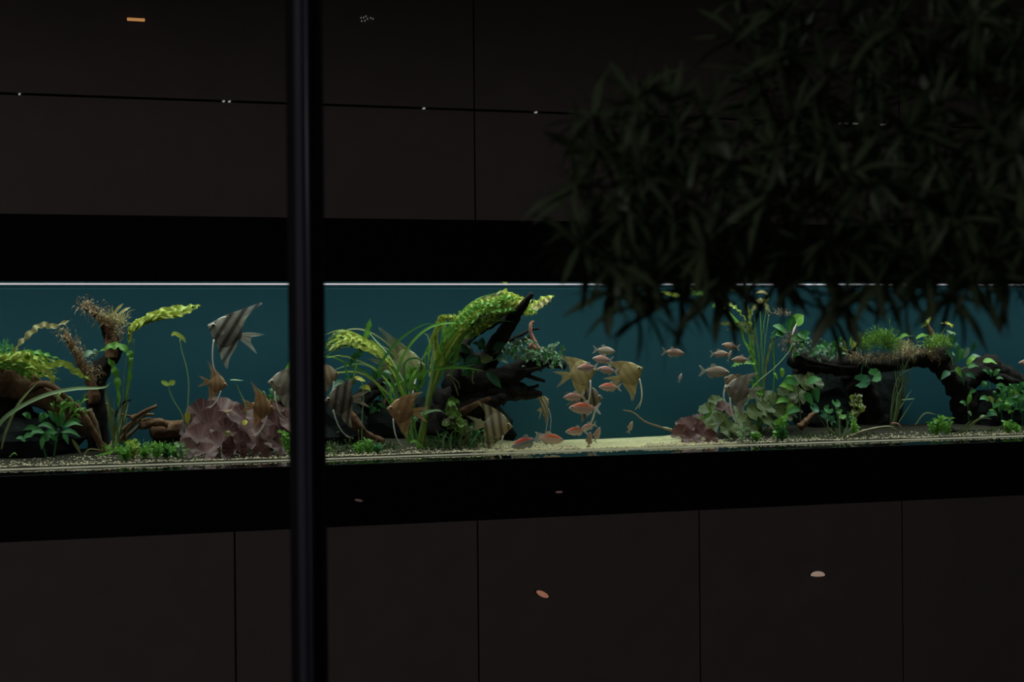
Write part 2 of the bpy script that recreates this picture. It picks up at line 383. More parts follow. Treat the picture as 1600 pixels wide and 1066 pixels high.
octa = ([(1, 0, 0), (-1, 0, 0), (0, 1, 0), (0, -1, 0), (0, 0, 1), (0, 0, -1)],
        [(0, 2, 4), (2, 1, 4), (1, 3, 4), (3, 0, 4), (2, 0, 5), (1, 2, 5), (3, 1, 5), (0, 3, 5)])
def gravel(pxa, pxb, n, ya=.012, yb=.2, smin=.0015, smax=.0045):
    for _ in range(n):
        px = random.uniform(pxa, pxb); Y = ya+(yb-ya)*random.random()**1.8; p = base(px, Y)
        s = random.uniform(smin, smax); rot = Matrix.Rotation(random.uniform(0, 6), 3, 'Z')
        parts.append(([p+rot @ Vector((v[0]*s*1.3, v[1]*s, v[2]*s*.8+s*.4)) for v in octa[0]], octa[1]))
gravel(-60, 470, 900); gravel(508, 900, 1000); gravel(1010, 1130, 350); gravel(1130, 1330, 350); gravel(1330, 1680, 600); gravel(860, 1010, 60, .012, .05)
V, Fc, _ = merge(parts)
tag(obj('gravel', V, Fc, 'pebble', smooth=False), 'loose tan gravel scattered along the foot of the front glass', 'gravel', kind='stuff')

# ------------------------------------------------------------------ reflection glints, put in as small glowing shapes on the dark panels
def oval_glint(px, py, wpx, hpx, tilt, mat, label, dome=False):
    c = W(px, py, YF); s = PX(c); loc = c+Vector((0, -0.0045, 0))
    t = empty('panel_glint', c, label, 'glint', 'small glints on the dark panels')
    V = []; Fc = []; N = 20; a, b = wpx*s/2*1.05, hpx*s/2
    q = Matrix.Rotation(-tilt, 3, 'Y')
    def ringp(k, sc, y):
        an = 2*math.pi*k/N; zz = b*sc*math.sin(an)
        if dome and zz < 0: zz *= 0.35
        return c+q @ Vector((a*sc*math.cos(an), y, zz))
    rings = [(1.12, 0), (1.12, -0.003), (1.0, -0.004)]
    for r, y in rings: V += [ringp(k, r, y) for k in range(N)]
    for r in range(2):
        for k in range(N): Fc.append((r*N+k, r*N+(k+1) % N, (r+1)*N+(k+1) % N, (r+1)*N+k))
    obj('glint_rim', V, Fc, 'black', t)
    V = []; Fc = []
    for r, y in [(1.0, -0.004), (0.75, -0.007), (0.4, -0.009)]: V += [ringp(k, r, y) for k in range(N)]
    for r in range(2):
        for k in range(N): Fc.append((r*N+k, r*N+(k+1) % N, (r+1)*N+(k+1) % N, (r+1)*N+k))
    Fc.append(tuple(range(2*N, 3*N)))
    obj('lens', V, Fc, mat, t)  # glowing face of the glint, not a lamp lens
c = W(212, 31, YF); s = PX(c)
t = empty('panel_glint', c, 'short amber bar-shaped glint near the upper left corner of the wall', 'glint', 'small glints on the dark panels')
box('glint_rim', c.x-15*s, c.x+15*s, YF-0.003, YF-0.0002, c.z-3.6*s, c.z+3.6*s, 'black', t)
box('lens', c.x-14*s, c.x+14*s, YF-0.006, YF-0.0032, c.z-2.5*s, c.z+2.5*s, 'amber', t, 0.0012)  # glow of the amber glint put into this face
oval_glint(847, 928.5, 22, 8.5, math.radians(-27), 'coral', 'small tilted coral oval glint on a lower panel under the open sand')
oval_glint(1277, 899, 25, 13, math.radians(-3), 'cream', 'small cream half-dome glint on the lower panel at the right', True)
oval_glint(560, 782, 13, 4, math.radians(-12), 'dimrose', 'faint rose glint on the black band just right of the mullion')
oval_glint(873, 769, 12, 4, 0, 'dimrose', 'faint pale glint on the black band below the red fish')
t = empty('glint_cluster', W(573, 30, YF), 'cluster of tiny white glints on the upper panel right of the mullion', 'glint')
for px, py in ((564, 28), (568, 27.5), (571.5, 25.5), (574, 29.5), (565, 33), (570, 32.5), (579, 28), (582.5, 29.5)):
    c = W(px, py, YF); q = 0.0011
    box('glint_dot', c.x-q, c.x+q, YF-0.003, YF-0.0002, c.z-q*1.4, c.z+q*1.4, 'spark', t, 0.0005)  # glowing specks put in as glints on the panel
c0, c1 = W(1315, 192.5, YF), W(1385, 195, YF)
tag(box('joint_glint', c0.x, c1.x, YF-0.002, YF+0.02, ZJ-0.0018, ZJ+0.0018, 'spark'), 'thin white line of light in the panel joint behind the tree', 'glint')  # glowing sliver put in as a glint within the joint
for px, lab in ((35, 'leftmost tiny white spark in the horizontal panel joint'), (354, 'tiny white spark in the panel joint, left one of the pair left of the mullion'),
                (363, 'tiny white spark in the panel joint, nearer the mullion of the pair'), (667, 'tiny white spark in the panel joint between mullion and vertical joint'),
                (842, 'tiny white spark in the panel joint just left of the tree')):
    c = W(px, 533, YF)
    tag(box('joint_spark', c.x-.0018, c.x+.0018, YF-0.001, YF+0.02, ZJ-0.0025, ZJ+0.0025, 'spark', None, 0.0005), lab, 'glint', 'sparks in the panel joint')  # glowing specks put in for light leaking through the joint

# ------------------------------------------------------------------ plant and wood builders
def P3(pts, Y):
    """pixel points [(px, py) or (px, py, depth)] to world points"""
    out = []
    for p in pts:
        yy = p[2] if len(p) > 2 else Y
        q = W(p[0], p[1], max(0.02, min(TD-0.015, yy)))
        zz = sandz(q.x, q.y)
        if q.z < zz-0.004: q.z = zz-0.004
        if q.z > ZW-0.004: q.z = ZW-0.004
        out.append(q)
    return out
def px2m(Y): return (Y+6.95)/FPX*1.075
def wood(name, label, branches, Y, mat='wood', group=None):
    first = P3(branches[0][0], branches[0][3] if len(branches[0]) > 3 and branches[0][3] else Y)
    t = empty(name, first[0], label, 'driftwood', group)
    for i, b in enumerate(branches):
        yy = b[3] if len(b) > 3 and b[3] else Y
        m = b[4] if len(b) > 4 else mat
        pts = P3(b[0], yy); s = px2m(yy)
        big = max(b[1], b[2]) > 6
        V, Fc = tube(pts, b[1]*s, b[2]*s, 26 if big else 14, 16 if big else 7, 0.42, 38 if big else 60)
        V = [Vector((v.x, min(TD-0.006, max(0.008, v.y)), max(v.z, ZB-0.03))) for v in V]
        obj('trunk' if i == 0 else 'branch', V, Fc, m, t)
    return t
def stone(px, Y, rx, ry, h, label, mat='rock'):
    b = base(px, Y); s = px2m(Y); V, Fc = [], []
    t = 9; n = 14
    for i in range(t+1):
        for k in range(n):
            th = math.pi*i/t; a = 2*math.pi*k/n
            d = Vector((math.sin(th)*math.cos(a), math.sin(th)*math.sin(a), math.cos(th)))
            f = 1+0.35*noise.noise(d*1.7+b*7)+0.18*noise.noise(d*4+b*7)
            p = b+Vector((d.x*rx*s*f, d.y*ry*f, d.z*h*s*f+h*s*.3))
            p.y = min(TD-0.006, max(0.01, p.y)); p.z = max(p.z, ZB-0.03); V.append(p)
            if i: Fc.append(((i-1)*n+k, i*n+k, i*n+(k+1) % n, (i-1)*n+(k+1) % n))
    tag(obj('rock', V, Fc, mat, smooth=False), label, 'rock', 'dark rocks on the tank floor')
def plant(name, label, at, group=None): return empty(name, at, label, 'plant', group)
def leaf(t, pts, Y, wpx, mat, prof='grass', name='leaf', **k):
    V, Fc, UV = ribbon(P3(pts, Y), wpx*px2m(Y), prof, **k)
    V = [Vector((v.x, min(TD-0.005, max(0.012, v.y)), min(v.z, ZW-0.002))) for v in V]
    return obj(name, V, Fc, mat, t, UV)
def stalk(t, pts, Y, rpx, mat, name='stem', r1=None, of=None):
    s = px2m(Y); V, Fc = tube(P3(pts, Y), rpx*s, (r1 if r1 is not None else rpx*.7)*s, 14, 6)
    return sub('petiole', V, Fc, mat, of, t) if of is not None else obj(name, V, Fc, mat, t)
def ovate(t, px, py, Y, length, ang, width, mat, tiltz=0.5, name='leaf', prof='ovate', bend=0.15):
    """one broad leaf from its foot (px, py), pointing at image angle ang (0 = right, 90 = up), sizes in pixels"""
    a = math.radians(ang); L = length
    dy = random.uniform(-0.35, 0.35)*L*px2m(Y)
    p0 = (px, py, Y); p1 = (px+math.cos(a)*L*.5, py-math.sin(a)*L*.5-bend*L, Y-abs(dy)*.3); p2 = (px+math.cos(a)*L, py-math.sin(a)*L+bend*L*.4, Y+dy)
    return leaf(t, [p0, p1, p2], Y, width, mat, prof, name, n=9, cup=0.2, nh=(random.uniform(-.5, .5), -1, random.uniform(.1, 1.1)))
def pad(t, px, py, Y, rpx, mat, normal=None, roll=None, **k):
    n = normal or (random.uniform(-.6, .6), -1, random.uniform(.0, 1.3))
    V, Fc, UV = rounded(P3([(px, py)], Y)[0], n, rpx*px2m(Y), random.uniform(0, 6.28) if roll is None else roll, **k)
    V = [Vector((v.x, min(TD-0.005, max(0.012, v.y)), v.z)) for v in V]
    return obj('leaf', V, Fc, mat, t, UV)
def tuft(path, Y, n, spread, length, width, mat, label, name='aquatic_moss', up=0.4, parent=None, ydepth=0.05, cat='moss', droop=0.0):
    """fine uncountable growth along a pixel path: many tiny blades in one mesh"""
    C = spline(P3(path, Y), 40); s = px2m(Y); parts = []
    for _ in range(n):
        c = random.choice(C)+Vector((random.gauss(0, spread*s*.5), random.gauss(0, ydepth*.5), random.gauss(0, spread*s*.5)))
        d = Vector((random.gauss(0, 1), random.gauss(0, .7), random.gauss(up, .8))).normalized()
        l = length*s*random.uniform(.4, 1.3); sd = d.cross(Vector((random.gauss(0, 1), random.gauss(0, 1), random.gauss(0, 1)))).normalized()*width*s*.5
        e = c+d*l+Vector((0, 0, -droop*l)); m = c+d*l*.5+Vector((0, 0, .12*l))
        V = [c, m-sd, m+sd, e]
        V = [Vector((v.x, min(TD-.006, max(.014, v.y)), min(ZW-.003, max(v.z, sandz(v.x, max(.01, min(TD, v.y)))-.002)))) for v in V]
        parts.append((V, [(0, 1, 2), (1, 3, 2)], [(.5, 0), (0, .5), (1, .5), (.5, 1)]))
    V, Fc, UV = merge(parts)
    o = obj(name, V, Fc, mat, parent, UV, smooth=False); o['kind'] = 'stuff'
    if parent is None: tag(o, label, cat)
    return o
def sprig(px, Y, hpx, label, mat='bgreen', n=5, lean=0, leafpx=9, wpx=5, name='stem_plant', group='small stem plants on the gravel', y0=None):
    """a small upright stem plant: stems with pairs of leaves"""
    b = base(px, Y) if y0 is None else P3([(px, y0)], Y)[0]
    t = plant(name, label, b, group)
    py0 = 0; s = px2m(Y)
    for k in range(max(1, n//2)):
        dx = random.uniform(-.35, .35)*hpx; h = hpx*random.uniform(.65, 1.05)
        top = b+Vector((dx*s+lean*s, random.uniform(-.01, .01), h*s))
        C = spline([b+Vector((random.uniform(-.002, .002), 0, -.003)), (b+top)/2+Vector((dx*s*.15, 0, 0)), top], 8)
        V, Fc = tube([C[0], C[3], C[7]], .9*s, .5*s, 6, 5); obj('stem', V, Fc, mat, t)
        parts = []
        for i in range(2, 8):
            a = random.uniform(0, 3.14)
            for sg in (0, math.pi):
                d = Vector((math.cos(a+sg), math.sin(a+sg)*.6, random.uniform(.1, .7))).normalized()
                l = leafpx*s*random.uniform(.6, 1.1); c = C[i]
                parts.append(ribbon([c, c+d*l*.5+Vector((0, 0, .1*l)), c+d*l-Vector((0, 0, .1*l))], wpx*s*random.uniform(.8, 1.2), 'lance', n=5))
        V, Fc, UV = merge(parts); o = obj('foliage', V, Fc, mat, t, UV); o['kind'] = 'stuff'
    return t
# ------------------------------------------------------------------ far left: log, stump, moss and grasses
wood('driftwood', 'brown log sloping down into the tank from the left edge', [
    ([(-70, 560), (0, 592), (60, 618), (120, 660), (150, 690)], 26, 8, 0.34, 'brownwood'),
    ([(-60, 600), (10, 640), (60, 700)], 30, 22, 0.40, 'wood'),
    ([(30, 615), (75, 600), (120, 640), (135, 655)], 6, 3, 0.30, 'brownwood'),
    ([(-40, 640), (30, 690), (70, 715)], 20, 16, 0.42, 'wood')], 0.34, 'brownwood')
stump = wood('driftwood', 'upright forked dark stump with brown mossy tips left of the red lotus', [
    ([(156, 712), (152, 660), (150, 610), (160, 575), (178, 552), (170, 522), (160, 500), (133, 478)], 15, 5, 0.30, 'wood'),
    ([(148, 630), (140, 590), (122, 560), (104, 522)], 9, 4, 0.28, 'brownwood'),
    ([(178, 552), (190, 548)], 7, 4, 0.30, 'wood'),
    ([(175, 560), (172, 520), (163, 498)], 9, 6, 0.285, 'brownwood'),
    ([(115, 630), (135, 655), (155, 690), (170, 712)], 4, 5, 0.22, 'brownwood'),
    ([(138, 640), (150, 670), (158, 705)], 5, 4, 0.24, 'root'),
    ([(168, 708), (185, 680), (205, 660), (245, 635)], 4, 1.5, 0.22, 'root'),
    ([(172, 706), (200, 672), (225, 650), (240, 648)], 3, 1.5, 0.25, 'root'),
    ([(165, 700), (190, 690), (215, 668), (232, 655), (262, 668)], 3, 1.5, 0.27, 'root'),
    ([(180, 680), (178, 655), (192, 630), (205, 625)], 2.5, 1.2, 0.24, 'wood'),
    ([(166, 630), (185, 650), (196, 630)], 2, 1, 0.24, 'root'),
    ([(195, 690), (198, 672), (212, 655), (190, 648)], 3, 1.5, 0.22, 'brownwood')], 0.3)
tuft([(126, 474), (145, 485), (160, 497), (178, 508), (186, 525)], 0.28, 520, 10, 10, 1.3, 'moss', 'shaggy brown moss crowning the tall prong of the forked stump', droop=.35)
tuft([(165, 495), (185, 505), (192, 500)], 0.27, 160, 8, 12, 1.4, 'tanleaf', 'pale olive moss tuft beside the tallest tip of the forked stump', up=.9)
tuft([(100, 518), (112, 535), (122, 550), (135, 570), (150, 590)], 0.26, 480, 9, 9, 1.2, 'moss', 'shaggy brown moss on the short prong of the forked stump', droop=.35)
t = plant('ruffled_plant', 'two tan green ruffled leaves sticking up from the forked stump tip', W(180, 505, .27))
leaf(t, [(172, 500), (182, 485), (193, 474)], .27, 4, 'tanleaf', 'ruffle', ruffle=.2)
leaf(t, [(178, 504), (190, 488), (204, 480)], .27, 4, 'tanleaf', 'ruffle', ruffle=.2)
leaf(t, [(174, 502), (175, 488), (176, 476)], .27, 3, 'olive', 'ruffle', ruffle=.2)
# ruffled yellow green plant lying over the log at the left edge
t = plant('ruffled_plant', 'yellow green ruffled plant spreading over the log at the left edge', W(8, 570, .27))
for k in range(38):
    y0 = random.uniform(-14, 14); L = random.uniform(40, 95); wq = random.uniform(3.5, 7)
    leaf(t, [(-30, 560+y0*.5), (-5+random.uniform(-10, 10), 565+y0*.7), (L*.55, 566+y0+random.uniform(-6, 10)), (L, 580+y0*1.1+random.uniform(-5, 12))], .26+random.uniform(-.05, .06), wq,
         'ygreen' if k % 3 else 'bgreen', 'ruffle', ruffle=.38, freq=8, n=40)
leaf(t, [(40, 575), (75, 572), (100, 568), (120, 582), (142, 594)], .2, 9, 'ygreen', 'ruffle', ruffle=.3, freq=7, n=30)
leaf(t, [(50, 578), (72, 580), (80, 588), (82, 602)], .2, 8, 'ygreen', 'ruffle', ruffle=.3, freq=5, n=22)
leaf(t, [(18, 558), (30, 538), (48, 520), (66, 508), (85, 510), (113, 499)], .24, 8, 'tanleaf', 'ruffle', ruffle=.3, freq=8, n=34)
leaf(t, [(16, 560), (20, 545), (18, 536)], .22, 3, 'bgreen')
for k in range(7): leaf(t, [(15+k*2, 560), (20+k*3, 556), (28+k*3, 545+random.uniform(-4, 18))], .2, 2.6, 'ygreen', 'grass')
tuft([(0, 548), (8, 545), (12, 560)], .25, 130, 7, 10, 1.6, 'green', 'small dark green fern tuft at the left edge of the tank', 'aquatic_fern', up=1, cat='plant')
t = plant('ribbon_grass', 'pale ribbed ribbon grass arching in front of the left log', base(-4, .1))
leaf(t, [(-6, 700), (-2, 665), (25, 640), (70, 618), (115, 608), (160, 606), (173, 598)], .12, 5.5, 'pale', 'grass', n=30, cup=.3)
leaf(t, [(2, 702), (10, 672), (30, 630), (62, 594)], .14, 4, 'olive', 'grass', n=20)
leaf(t, [(14, 715), (22, 708), (27, 712)], .08, 2, 'bgreen')
t = plant('broadleaf_plant', 'glossy green broad-leaved clump in the shade below the left log', base(72, .15))
for (px, py, L, an, wd) in [(95, 668, 26, 80, 9), (97, 670, 30, 25, 8), (100, 668, 30, 8, 7), (92, 668, 22, 110, 8), (85, 672, 26, 160, 8), (90, 676, 28, 195, 8), (86, 678, 24, 215, 8), (98, 678, 18, -60, 8),
                            (80, 668, 22, 175, 7), (70, 676, 26, 190, 9), (75, 680, 20, 230, 8), (68, 684, 18, 260, 8), (96, 676, 30, -10, 7), (60, 672, 24, 178, 8), (48, 655, 16, 145, 8), (85, 660, 22, 120, 8),
                            (62, 660, 18, 60, 9), (64, 655, 14, 30, 9), (90, 690, 20, 150, 7), (104, 664, 24, 15, 8), (78, 685, 18, 205, 8), (52, 680, 18, 200, 8), (40, 690, 16, 160, 8)]:
    ovate(t, px, py, .16+random.uniform(-.03, .05), L, an, wd, 'green', prof='lance')
stalk(t, [(84, 715), (88, 690), (92, 670)], .17, 1.5, 'dgreen'); stalk(t, [(72, 716), (68, 695), (72, 678)], .18, 1.5, 'dgreen')
leaf(t, [(112, 686), (120, 698), (127, 712)], .08, 5, 'olive', 'lance')
t = plant('fine_leaf_plant', 'small bright green narrow-leaved bunch between log and forked stump', W(108, 648, .22))
for k in range(34):
    x = random.uniform(82, 136); y = random.uniform(628, 655)
    ovate(t, x, y, .22+random.uniform(-.03, .03), random.uniform(9, 18), random.uniform(20, 160), 3.4, 'bgreen', prof='lance')
stone(45, .3, 62, .09, 38, 'dark boulder under the left log')
# long ruffled plant beside the stump
t = plant('ruffled_plant', 'tall plant with yellow green ruffled leaves rising right of the forked stump', base(190, .26))
for dx in (0, 4, 7): stalk(t, [(190+dx, 705), (192+dx, 630), (196+dx*1.5, 570), (203+dx, 530)], .26, .7, 'pale')
for k in range(11):
    j = lambda q: random.uniform(-q, q)
    e = random.choice([(313, 477), (305, 476), (292, 482), (278, 476), (272, 490), (300, 482)])
    leaf(t, [(202+j(2), 533+j(4)), (206+j(3), 515+j(4)), (222+j(4), 503+j(5)), (245+j(5), 493+j(6)), ((245+e[0])/2+12, (492+e[1])/2+j(5)), e], .26+j(.02), random.uniform(4.5, 7.5), 'ygreen', 'ruffle', ruffle=.36, freq=9, n=54)
leaf(t, [(198, 545), (204, 560), (202, 552), (188, 541), (172, 541), (155, 550)], .24, 10, 'bgreen', 'ruffle', ruffle=.2, freq=5, n=26)
leaf(t, [(194, 640), (202, 590), (203, 560), (196, 548)], .25, 6, 'bgreen', 'ruffle', ruffle=.3, freq=6, n=24)
leaf(t, [(186, 640), (184, 600), (178, 575), (167, 556)], .24, 8, 'bgreen', 'ruffle', ruffle=.3, freq=6, n=28)
ovate(t, 130, 558, .22, 20, 20, 10, 'bluegreen'); ovate(t, 150, 558, .22, 14, 100, 9, 'bluegreen')
t = plant('ribbon_grass', 'thin olive stems fanning at the foot of the forked stump', base(182, .2))
for k in range(20):
    x = random.uniform(160, 205)
    leaf(t, [(182+random.uniform(-6, 6), 708), (180+(x-180)*.4, 670), (x, random.uniform(596, 655))], .2+random.uniform(-.03, .05), 2.2, 'olive' if k % 2 else 'pale', n=10)
leaf(t, [(150, 712), (168, 708), (184, 702)], .06, 4, 'bgreen', 'lance'); leaf(t, [(130, 713), (140, 702), (165, 705)], .06, 2, 'tanleaf')
for i, (px, h, lab) in enumerate([(195, 15, 'bright green creeping stem plant at the foot of the forked stump'), (208, 26, 'taller bright green stem plant right of the forked stump'),
                 (226, 13, 'low bright green stem plant below the brown roots'), (245, 20, 'bushy bright green stem plant midway between stump and lotus'), (262, 18, 'deep bushy stem plant left of the red lotus'),
                 (276, 14, 'low stem plant touching the left of the red lotus')]):
    sprig(px, .09+.02*(i % 3), h, lab, ['bgreen', 'ygreen', 'bgreen', 'bgreen', 'green', 'bgreen'][i], 9, leafpx=8, wpx=6)
sprig(286, .04, 22, 'pale upright sprout in front of the red lotus', 'pale', 4, leafpx=9, wpx=6)
sprig(455, .05, 44, 'pale green stem plant between the red lotus and the mullion', 'bgreen', 6, leafpx=8, wpx=6)
tuft([(165, 705), (230, 700), (290, 704)], .1, 320, 6, 8, 2, 'bgreen', 'low bright green ground cover between stump and red lotus', 'ground_cover', up=1, cat='plant')
wood('driftwood', 'brown root log lying behind the red lotus', [
    ([(236, 672), (300, 668), (350, 660), (400, 645), (440, 632), (500, 612)], 12, 13, .36, 'brownwood'),
    ([(330, 655), (380, 640), (440, 622), (470, 616)], 6, 5, .32, 'root'),
    ([(205, 655), (222, 645), (245, 634)], 4, 2, .22, 'brownwood'),
    ([(218, 664), (245, 660), (262, 664)], 7, 4, .26, 'brownwood'),
    ([(240, 690), (290, 690), (330, 700)], 12, 14, .38, 'wood')], .36)
# red lotus
t = plant('red_lotus', 'large plum red lotus with broad veined leaves at the left of the mullion', base(360, .2))
LOT = [(318, 655, 26, -.4, .5, .28), (345, 648, 26, -.2, .7, .32), (330, 672, 28, -.3, .6, .2), (300, 668, 17, -.8, .5, .24), (312, 690, 24, -.4, .8, .16), (345, 698, 22, -.2, .9, .1), (366, 702, 17, .1, .25, .06), (378, 692, 15, .5, .3, .07),
       (388, 660, 26, .1, .6, .26), (412, 660, 26, .3, .7, .24), (436, 668, 24, .4, .6, .2), (440, 650, 20, .5, .8, .28), (405, 690, 20, .4, .8, .12), (425, 690, 22, .4, .5, .14), (408, 706, 12, .2, .2, .06),
       (440, 698, 16, .5, .5, .1), (290, 702, 15, -.6, .5, .12), (395, 676, 20, .3, .6, .16), (352, 678, 20, 0, .5, .15), (420, 644, 22, .2, .8, .3), (322, 708, 15, -.4, .9, .07), (455, 660, 18, .4, .6, .22), (375, 650, 18, 0, .9, .3)]
for (px, py, r, nx, nz, Y) in LOT:
    lf = pad(t, px, py, Y, r*1.12, 'lotus', (nx, -1, nz), roll=random.uniform(-.6, .6)+1.57, wave=.1, cup=.1)
    stalk(t, [(360, 716, .2), ((360+px)/2, 700, (Y+.2)/2+.02), (px, py+2, Y+.006)], .2, 1.1, 'root', of=lf)
ovate(t, 292, 662, .2, 20, 85, 9, 'yellow'); ovate(t, 380, 664, .13, 9, 40, 9, 'yellow'); ovate(t, 355, 684, .12, 12, 80, 10, 'tanleaf')
for pts, lp, lab in [([(297, 676), (293, 650), (295, 600), (290, 570), (283, 545), (281, 530)], (281, 530), 'tallest thin lotus shoot with a folded yellow green leaf, left of the striped angelfish'),
                     ([(288, 676), (285, 650), (272, 628), (265, 612), (264, 601)], (264, 601), 'shorter curved lotus shoot with a small folded leaf, leftmost of three'),
                     ([(388, 662), (382, 630), (374, 612), (368, 597)], (368, 597), 'lotus shoot with a flat pale leaf right of the small orange angelfish')]:
    q = plant('lotus_shoot', lab, P3(pts[:1], .24)[0], 'lotus shoots')
    stalk(q, pts, .24, 1.0, 'pale')
    x, y = lp
    if x > 350:
        leaf(q, [(x-9, y-3), (x, y-3), (x+13, y-2)], .24, 5, 'pale', 'lance', nh=(0, -.3, 1))
    elif x > 275:
        leaf(q, [(x-13, y-5), (x-8, y-9), (x, y-5), (x+6, y), (x+9, y+6)], .24, 6, 'ygreen', 'strap', n=14)
    else:
        leaf(q, [(x-12, y-5), (x-4, y-1), (x, y-1)], .24, 7, 'ygreen', 'strap'); leaf(q, [(x, y-1), (x+5, y-3), (x+10, y-5)], .235, 8, 'ygreen', 'strap')
t = plant('fern', 'dark green fern growing on the log left of the mullion', W(430, 625, .32))
for k in range(26):
    x = random.uniform(406, 452); ovate(t, x, 630-(x-406)*.1, .31+random.uniform(-.03, .03), random.uniform(12, 26), random.uniform(50, 140), 4.5, 'green' if k % 2 else 'bluegreen', prof='lance')
leaf(t, [(450, 592), (447, 580), (458, 562), (466, 555)], .3, 6, 'bgreen', 'ruffle', ruffle=.3, freq=5, n=20)

# ------------------------------------------------------------------ middle left: arching grasses, dark wood
wood('driftwood', 'dark forked branch rising among the arching grasses right of the mullion', [
    ([(500, 690), (525, 665), (545, 640), (570, 615), (608, 592)], 20, 5, .38, 'wood'),
    ([(545, 640), (575, 622), (595, 612)], 9, 4, .36, 'wood'),
    ([(535, 640), (552, 658), (575, 680), (600, 690)], 9, 4, .2, 'brownwood'),
    ([(590, 660), (600, 630), (606, 575), (607, 566)], 3, 1.5, .38, 'pinkwood'),
    ([(500, 640), (530, 650), (560, 640), (582, 634)], 10, 4, .4, 'brownwood')], .38)
stone(528, .36, 40, .1, 45, 'dark boulder just right of the mullion')
stone(600, .42, 60, .08, 42, 'dark low boulder behind the orange-brown angelfish')
t = plant('ribbon_grass', 'arching yellow green ribbon grass curving over to the mullion', base(640, .3))
for k, pts in enumerate([[(645, 690), (632, 620), (600, 560), (570, 530), (535, 516), (505, 524)], [(648, 690), (630, 610), (600, 555), (560, 526), (530, 520), (508, 540)], [(645, 692), (640, 620), (610, 560), (585, 530), (570, 512)],
        [(650, 690), (640, 600), (615, 548), (580, 520), (545, 515), (515, 535)], [(640, 690), (620, 620), (590, 580), (555, 562), (530, 556), (508, 560)], [(640, 690), (615, 640), (580, 590), (550, 572), (520, 558), (500, 557)],
        [(645, 690), (622, 630), (600, 590), (570, 570), (540, 572), (510, 584)], [(650, 690), (645, 620), (620, 560), (592, 540), (560, 540), (520, 545)], [(646, 690), (626, 640), (590, 600), (560, 582), (525, 582), (505, 578)]]):
    leaf(t, pts, .3+.015*(k % 4), 3.0, ['ygreen', 'bgreen', 'pale', 'olive'][k % 4], 'grass', n=26, ruffle=.12)
for k in range(16):
    j = lambda q: random.uniform(-q, q)
    o = random.uniform(0, 26)
    leaf(t, [(612+j(6), 566+o*.4), (585+j(6), 540+o*.6+j(3)), (560+j(6), 526+o*.8+j(3)), (535+j(6), 520+o*.9+j(3)), (513+j(8), 532+o+j(6))], .29+j(.04), random.uniform(3, 6), ['ygreen', 'olive', 'ygreen', 'bgreen'][k % 4], 'ruffle', ruffle=.4, freq=8, n=40)
leaf(t, [(568, 545), (574, 520), (578, 498)], .3, 8, 'bgreen', 'ruffle', ruffle=.2); leaf(t, [(545, 575), (555, 555), (560, 560)], .3, 7, 'green', 'lance')
leaf(t, [(560, 560), (563, 545), (565, 540)], .31, 9, 'green', 'ruffle', ruffle=.3); leaf(t, [(550, 600), (556, 575), (559, 563)], .28, 3, 'bgreen'); leaf(t, [(538, 565), (541, 580), (550, 600)], .28, 3.5, 'green')
t = plant('broadleaf_plant', 'blue green broad-leaved plant at the tip of the dark forked branch', W(600, 595, .36))
for a in [(602, 596, 20, 75, 12, 'bluegreen'), (600, 592, 16, 40, 11, 'bluegreen'), (588, 594, 22, 110, 9, 'green'), (592, 592, 20, 85, 8, 'bgreen'), (545, 606, 26, 175, 12, 'bluegreen'), (540, 600, 22, 195, 12, 'bluegreen'),
          (556, 600, 20, 150, 9, 'green'), (620, 612, 18, 20, 8, 'green'), (625, 620, 20, 350, 9, 'bgreen'), (628, 618, 20, 60, 8, 'bgreen'), (580, 612, 20, 160, 9, 'green'), (610, 606, 16, 140, 8, 'green')]:
    ovate(t, a[0], a[1], .35, a[2], a[3], a[4], a[5])
q = plant('lotus_shoot', 'thin stem with two yellow leaves in front of the dark forked branch', base(562, .18), 'lotus shoots')
stalk(q, [(565, 700), (566, 650), (568, 625), (566, 600), (562, 594)], .18, .8, 'pale')
leaf(q, [(554, 590), (562, 592), (571, 596)], .17, 7, 'yellow', 'strap', n=9); leaf(q, [(566, 607), (573, 605), (579, 609)], .17, 7, 'yellow', 'strap', n=9)
stalk(q, [(559, 702), (561, 690), (560, 672)], .16, .7, 'root')
t = plant('ribbon_grass', 'green curled grass ring at the foot of the mullion', base(514, .05))
leaf(t, [(508, 702), (516, 700), (522, 708), (518, 716), (508, 720)], .03, 2.6, 'bgreen', n=18); leaf(t, [(508, 706), (513, 705), (517, 712)], .03, 2.2, 'green', n=12)
for k, (x, h) in enumerate([(560, 16), (575, 20), (590, 14)]): sprig(x, .07, h, ['grassy green tuft on the gravel, nearest the mullion', 'grassy green tuft on the gravel, middle one right of the mullion', 'grassy green tuft on the gravel below the orange-brown angelfish'][k], 'bgreen' if k < 2 else 'green', 10, leafpx=9, wpx=2.2, name='grass_tuft', group='grass tufts on the gravel')
tuft([(510, 700), (560, 702), (620, 700)], .14, 420, 7, 9, 1.8, 'dmoss', 'dark low moss over the gravel right of the mullion', up=.9)
tuft([(520, 690), (540, 680), (560, 690)], .3, 260, 10, 7, 1.6, 'dmoss', 'dark moss on the boulder right of the mullion')
t = plant('thin_stem_plant', 'brown thin-stemmed plant standing behind the orange-brown angelfish', base(600, .38))
for k in range(9):
    x = 585+k*5; stalk(t, [(x, 700), (x+2, 660), (x+random.uniform(-6, 8), random.uniform(600, 640))], .38, .9, 'olive' if k % 2 else 'root')
    ovate(t, x+2, random.uniform(620, 660), .37, 16, random.uniform(30, 150), 5, 'green', prof='lance')
for k in range(16): ovate(t, random.uniform(570, 640), random.uniform(640, 685), .36, random.uniform(12, 20), random.uniform(20, 160), 6, 'green', prof='lance')

